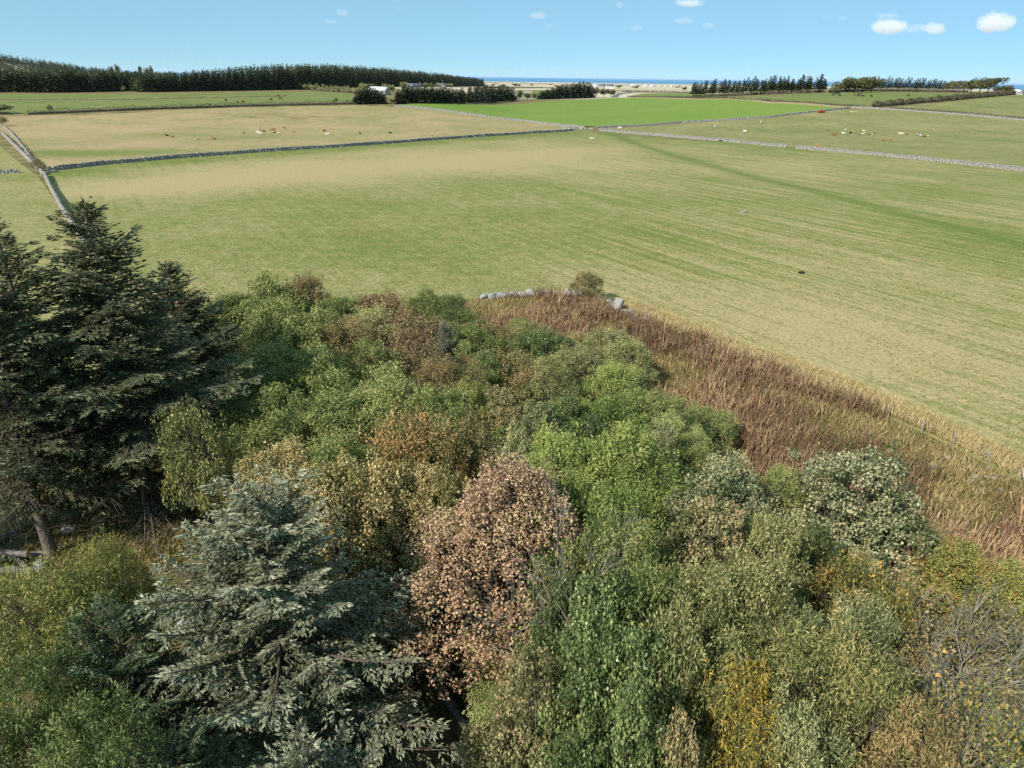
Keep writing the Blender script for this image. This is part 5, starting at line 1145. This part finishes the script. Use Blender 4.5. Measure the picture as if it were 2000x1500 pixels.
for px, py, w, h in [(1015, 197, 16, 20), (1030, 196.5, 18, 17), (1043, 196, 14, 14), (1165, 191, 16, 20), (1180, 190.5, 18, 19), (1193, 190, 16, 17), (905, 201.5, 12, 18), (765, 203, 12, 10)]: fbroad(px, py, w, h, 'fartree', 'brown green broadleaf tree at the end of a shelterbelt', 'broadleaf trees of the shelterbelts')
fbroad(-8, 222, 60, 20, 'fartree', 'dark rounded tree at the left end of the upper green field', None)
for px, py, w, h in [(575, 175, 10, 9), (590, 175, 18, 12), (602, 176, 18, 12), (615, 178, 16, 11), (652, 179, 18, 10), (664, 180, 18, 10), (714, 180, 22, 17), (756, 183, 16, 19), (768, 183, 16, 17), (790, 178, 20, 18), (808, 172, 14, 10), (836, 176, 18, 16), (855, 172, 14, 8), (880, 171, 16, 9), (728, 172, 14, 9), (825, 170, 12, 7)]:
    fbroad(px, py, w, h, 'fargreen', 'green garden tree around the farm below the plantation', 'trees around the farm')
for i in range(30):
    px = 1352+i*8.85+gg.uniform(-2, 2); 
    if gg.random() < .06 and i > 8: continue
    py = 190-(px-1352)*.0385; g_ = gnd(px, py); H = gg.uniform(26, 33)*depth(g_)/FPX*(1.0 if px > 1400 else .95); k = i % 5
    for rr_ in range(2):
        g2 = g_.copy(); g2[:2] *= 1+.006*rr_; g2[0] += rr_*gg.uniform(-2, 2)
        far('windbreak_pine', FPm[(k+rr_) % 5], 'conifer', g2, H*gg.uniform(.85, 1.08), 15, 8.6*depth(g_)/FPX, 2.6, 'thin trunked pine in the open row against the sea', 'pines of the open row')
hedge([(1352, 190), (1450, 186.5), (1610, 180.5)], 'dark undergrowth along the foot of the open row of pines', h=2.0, w=2.5, size=.7, dens=12)
for i in range(26):
    px = 1706+i*5.4+gg.uniform(-1.5, 1.5); g_ = gnd(px, 178.5); g_[:2] *= 1.03; H = gg.uniform(23, 30)*depth(g_)/FPX*(1-.25*i/26); far('skyline_pine', FPm[i % 5], 'conifer', g_, H, 15, 7*depth(g_)/FPX, 2.6, 'dark pine on the skyline above the hill hedge', 'pines on the hill skyline')
for px, w, h in [(1640, 26, 16), (1655, 30, 21), (1668, 30, 23), (1684, 30, 20), (1700, 22, 16), (1850, 18, 16), (1862, 16, 17), (1880, 20, 17), (1895, 24, 19), (1912, 26, 22), (1928, 26, 23), (1950, 18, 12), (1965, 20, 12)]:
    py = 181 if px < 1720 else 180+(px-1850)*.03; g_ = gnd(px, py); g_[:2] *= 1.015; k = depth(g_)/FPX; i = 3+int(px) % 2
    far('windswept_tree', FBm[i], 'fartree', g_, h*k*1.35, 7, w*k*.68, 3.6, 'brown windswept broadleaf tree on the hill skyline', 'windswept trees on the hill', rz=gg.uniform(-.3, .3))
for i in range(60):
    px = gg.uniform(960, 1620); py = gg.uniform(160, 173) if px < 1220 else gg.uniform(165, 178); g_ = gnd(px, py)
    far('plain_tree', FBm[i % 3], 'fartree', g_, gg.uniform(7, 11), 7, gg.uniform(5, 12), 3.6, 'small dark tree on the pale coastal plain', 'trees dotted over the coastal plain')
for px, py in [(216, 131), (229, 131), (285, 133), (272, 133.5), (295, 133.5)]:
    d = ray(px, py); g_ = CAM+d*1750; zt = tz(g_[0], g_[1]); H_ = (CAM+ray(px, py-8)*1750)[2]-zt; far('skyline_tree', FBm[int(px) % 3], 'fartree', g_, max(6, H_), 7, 5, 3.6, 'lone tree on the skyline beyond the plantation', 'trees on the plantation skyline')

# ------------------------------------------------------------------ buildings, poles
WALLW = plain_mat('white_render', (.62, .6, .56), (.72, .7, .66), .6, bump=.05); WALLG = plain_mat('grey_stone_wall', (.3, .29, .27), (.42, .4, .37), 1.2); SLATE = plain_mat('slate', (.10, .11, .125), (.16, .17, .19), 2); SHEET = plain_mat('pale_sheeting', (.62, .64, .66), (.72, .74, .76), .8, rough=.5); GLASS = paint('pane_glass', (.04, .05, .06), .1); DOORM = paint('door_paint', (.08, .12, .1), .5)
def house(px, py, Lx, Wy, hw, hr, rz, label, wall, roof, name='farmhouse', cat='house', group=None, wins=4, door=True, chim=1):
    g_ = gnd(px, py); root = empty(name, g_, label, cat, group, rz)
    bm = bmesh.new(); v = [bm.verts.new(c) for c in [(-Lx/2, -Wy/2, -.5), (Lx/2, -Wy/2, -.5), (Lx/2, Wy/2, -.5), (-Lx/2, Wy/2, -.5), (-Lx/2, -Wy/2, hw), (Lx/2, -Wy/2, hw), (Lx/2, Wy/2, hw), (-Lx/2, Wy/2, hw), (-Lx/2, 0, hw+hr), (Lx/2, 0, hw+hr)]]
    for f in [(0, 1, 5, 4), (2, 3, 7, 6), (1, 2, 6, 9, 5), (3, 0, 4, 8, 7)]: bm.faces.new([v[i] for i in f])
    me = bpy.data.meshes.new('wall'); bm.to_mesh(me); bm.free(); link('wall', me, wall, root)
    o = .35; t = .18; sl_ = hr/(Wy/2); e_ = Wy/2+o; ze = hw-o*sl_
    V = []
    for x in (-Lx/2-o, Lx/2+o): V += [(x, -e_, ze+.03), (x, 0, hw+hr+.03), (x, e_, ze+.03), (x, e_, ze+.03+t), (x, 0, hw+hr+.03+t), (x, -e_, ze+.03+t)]
    Q = [(0, 1, 7, 6), (1, 2, 8, 7), (2, 3, 9, 8), (3, 4, 10, 9), (4, 5, 11, 10), (5, 0, 6, 11), (0, 5, 4, 1), (1, 4, 3, 2), (6, 7, 10, 11), (7, 8, 9, 10)]
    rf = link('roof', mesh_np('roof', V, Q), roof, root)
    for k in range(chim):
        x = (-1 if k == 0 else 1)*(Lx/2-.6); bmo('chimney', lambda bm: box(bm, (x, 0, hw+hr+.5), (.9, .7, 1.6)), wall, rf, bev=.04)
    for k in range(wins):
        x = -Lx/2+Lx*(k+.5)/wins
        if door and k == wins//2: bmo('door', lambda bm: box(bm, (x, -Wy/2-.02, 1.0), (1.0, .08, 2.0)), DOORM, root, bev=.01); continue
        w = bmo('window', lambda bm: box(bm, (x, -Wy/2-.02, hw*.55), (1.1, .08, 1.2)), GLASS, root, bev=.01)
        bmo('sill', lambda bm: box(bm, (x, -Wy/2-.08, hw*.55-.66), (1.3, .2, .1)), WALLW, w, bev=.01)
    return root
house(741, 185, 17, 10, 3.6, 2.8, -.35, 'white roofed grey barn behind the round clump of conifers', WALLG, SHEET, 'barn', 'barn', None, 0, False, 0)
house(808, 176, 16, 8, 4.2, 3, .1, 'grey farmhouse half hidden by garden trees', WALLG, SLATE, chim=2)
house(862, 172, 14, 8, 4, 3, -.1, 'low farm building right of the garden trees', WALLG, SLATE, 'farm_building', 'building')
for i, (px, py, l_, w_, a, wm_, rm_) in enumerate([(1158, 174, 30, 14, .2, WALLW, SHEET), (1172, 173, 26, 14, -.3, WALLG, SLATE), (1182, 172.5, 22, 13, .4, WALLW, SLATE), (1166, 172, 40, 20, .0, WALLG, SHEET), (1190, 173.5, 22, 12, .1, WALLW, SLATE)]):
    house(px, py, l_, w_, 7, 5, a, ['pale roofed house at the left of the hamlet by the lane', 'grey slate roofed house in the hamlet by the lane', 'white house with slate roof in the hamlet', 'big grey shed at the back of the hamlet', 'white house at the right end of the hamlet'][i], wm_, rm_, group='houses of the hamlet')
for px in [(1236, 169), (1246, 168), (1262, 170), (1274, 170), (1288, 169), (1300, 169), (1312, 170), (1325, 169), (1110, 160.5), (1128, 161), (1052, 158.5), (975, 156.5), (990, 156.5), (1490, 167), (1625, 174), (1640, 174)]:
    house(px[0], px[1], 28, 12, 6, 4.5, px[0] % 1.5, 'far white cottage on the coastal plain', WALLW, SLATE if px[0] % 2 else SHEET, 'cottage', 'house', 'cottages on the coastal plain', 2, False, 1)
house(210, 131.5, 26, 12, 6, 4, .2, 'white house on the skyline beyond the plantation', WALLW, SLATE)
house(1986, 185, 8, 5, 2.6, 1.6, .4, 'small pale shed at the top of the hill field', WALLW, SHEET, 'field_shed', 'shed', None, 0, False, 0)
POLE = plain_mat('pole_wood', (.3, .26, .2), (.42, .37, .3), 3)
for px, py, h in [(865, 172, 12), (1001, 180, 14), (1353, 188, 9)]:
    g_ = gnd(px, py); root = empty('utility_pole', g_, {865: 'thin wooden pole among the farm trees', 1001: 'thin wooden pole in the far green field', 1353: 'wooden pole at the left end of the open row of pines'}[px], 'pole')
    A = Acc(); A.tube([(0, 0, -.3), (0, 0, h)], [.2, .13], 7); link('shaft', A.mesh('shaft'), POLE, root); bmo('crossarm', lambda bm: box(bm, (0, 0, h-.6), (2.0, .14, .16)), POLE, root, bev=.01)

# ------------------------------------------------------------------ clouds
def cloud_mat():
    m, nt, out = new_mat('cloud_vapour'); b = N(nt); tc = b.n('ShaderNodeTexCoord'); oi = b.n('ShaderNodeObjectInfo')
    v = b.n('ShaderNodeVectorMath', operation='SUBTRACT'); b.set(v.inputs[0], tc.outputs['Generated']); v.inputs[1].default_value = (.5, .5, .42)
    ln = b.n('ShaderNodeVectorMath', operation='LENGTH'); sc = b.n('ShaderNodeVectorMath', operation='MULTIPLY'); b.set(sc.inputs[0], v.outputs[0]); sc.inputs[1].default_value = (2, 2, 2.2); b.set(ln.inputs[0], sc.outputs[0])
    w = b.n('ShaderNodeVectorMath', operation='ADD'); b.set(w.inputs[0], b.mapping(tc.outputs['Generated'], (2.2, 2.2, 1.4))); b.set(w.inputs[1], oi.outputs['Location'])
    n = b.noise(w.outputs[0], 1.3, 6, .6)
    f = b.math('SUBTRACT', b.math('ADD', .98, b.math('MULTIPLY', b.math('SUBTRACT', n, .5), 2.4)), ln.outputs['Value'])
    dn = b.math('MULTIPLY', f, 3.0, clamp=True)
    cs = b.n('ShaderNodeSeparateColor'); b.set(cs.inputs[0], oi.outputs['Color'])
    dn = b.math('MULTIPLY', dn, b.math('MULTIPLY', cs.outputs[0], .009))
    pv = b.n('ShaderNodeVolumePrincipled'); pv.inputs['Color'].default_value = (.97, .97, 1, 1); b.set(pv.inputs['Density'], dn); pv.inputs['Anisotropy'].default_value = .0
    b.set(out.inputs['Volume'], pv.outputs[0]); return m
CLM = cloud_mat()
def cloud(px, py, w, h, dens, label):
    d = ray(px, py); D = 9000.0; p = CAM+d*(D/d[1]); k = depth(p)/FPX
    bm = bmesh.new(); bmesh.ops.create_icosphere(bm, subdivisions=3, radius=.5); me = bpy.data.meshes.new('cloud'); bm.to_mesh(me); bm.free(); me.materials.append(CLM)
    o = link('cloud', me, None, None, tuple(p)); o.scale = (w*k*.92, w*k*.8, h*k*.95); o.color = (dens, dens, dens, 1); tag(o, label, 'cloud', 'small clouds over the sea')
for a in [(1945, 42, 80, 46, 1.0, 'bright white puffy cloud, the roundest in the sky'), (1738, 50, 78, 36, .8, 'white cloud left of a smaller puff'), (1825, 54, 56, 28, .8, 'small white puff between the two larger clouds'), (1785, 54, 50, 22, .25, 'faint veil joining two white clouds'), (1735, 30, 60, 16, .15, 'thin wisp above the white cloud'),
          (1347, 5, 70, 18, .5, 'white cloud cut by the top of the sky'), (1052, 29, 48, 16, .35, 'small thin cloud over the coastal plain'), (1211, 9, 20, 16, .35, 'tiny white puff over the hamlet'), (1244, 53, 34, 14, .2, 'faint small cloud above the lane'), (1336, 39, 42, 16, .22, 'faint ragged cloud left of the open row of pines'),
          (1386, 48, 36, 14, .22, 'faint puff beside the ragged cloud'), (668, 24, 30, 18, .3, 'small grey cloud above the plantation'), (645, 42, 34, 10, .2, 'thin grey wisp under the small grey cloud'), (778, 15, 16, 18, .12, 'barely visible wisp above the plantation'), (1645, 34, 24, 14, .2, 'tiny faint cloud above the windswept trees'), (1612, 34, 22, 12, .15, 'fainter wisp beside the tiny cloud'), (1072, 50, 30, 16, .1, 'barely visible cloud below the thin one')]: cloud(*a)

# ------------------------------------------------------------------ air
bm = bmesh.new(); bmesh.ops.create_cube(bm, size=1); bmesh.ops.scale(bm, vec=(200000, 112000, 170), verts=bm.verts)
me = bpy.data.meshes.new('haze'); bm.to_mesh(me); bm.free()
hm, nt, out = new_mat('haze_air'); b = N(nt); pv = b.n('ShaderNodeVolumePrincipled'); pv.inputs['Color'].default_value = (.80, .90, 1, 1); pv.inputs['Density'].default_value = 1.2e-5
b.set(out.inputs['Volume'], pv.outputs[0])
tag(link('haze', me, hm, None, (0, 46000, 25)), 'thin blue haze hanging over the far fields and coast', 'haze', kind='stuff')
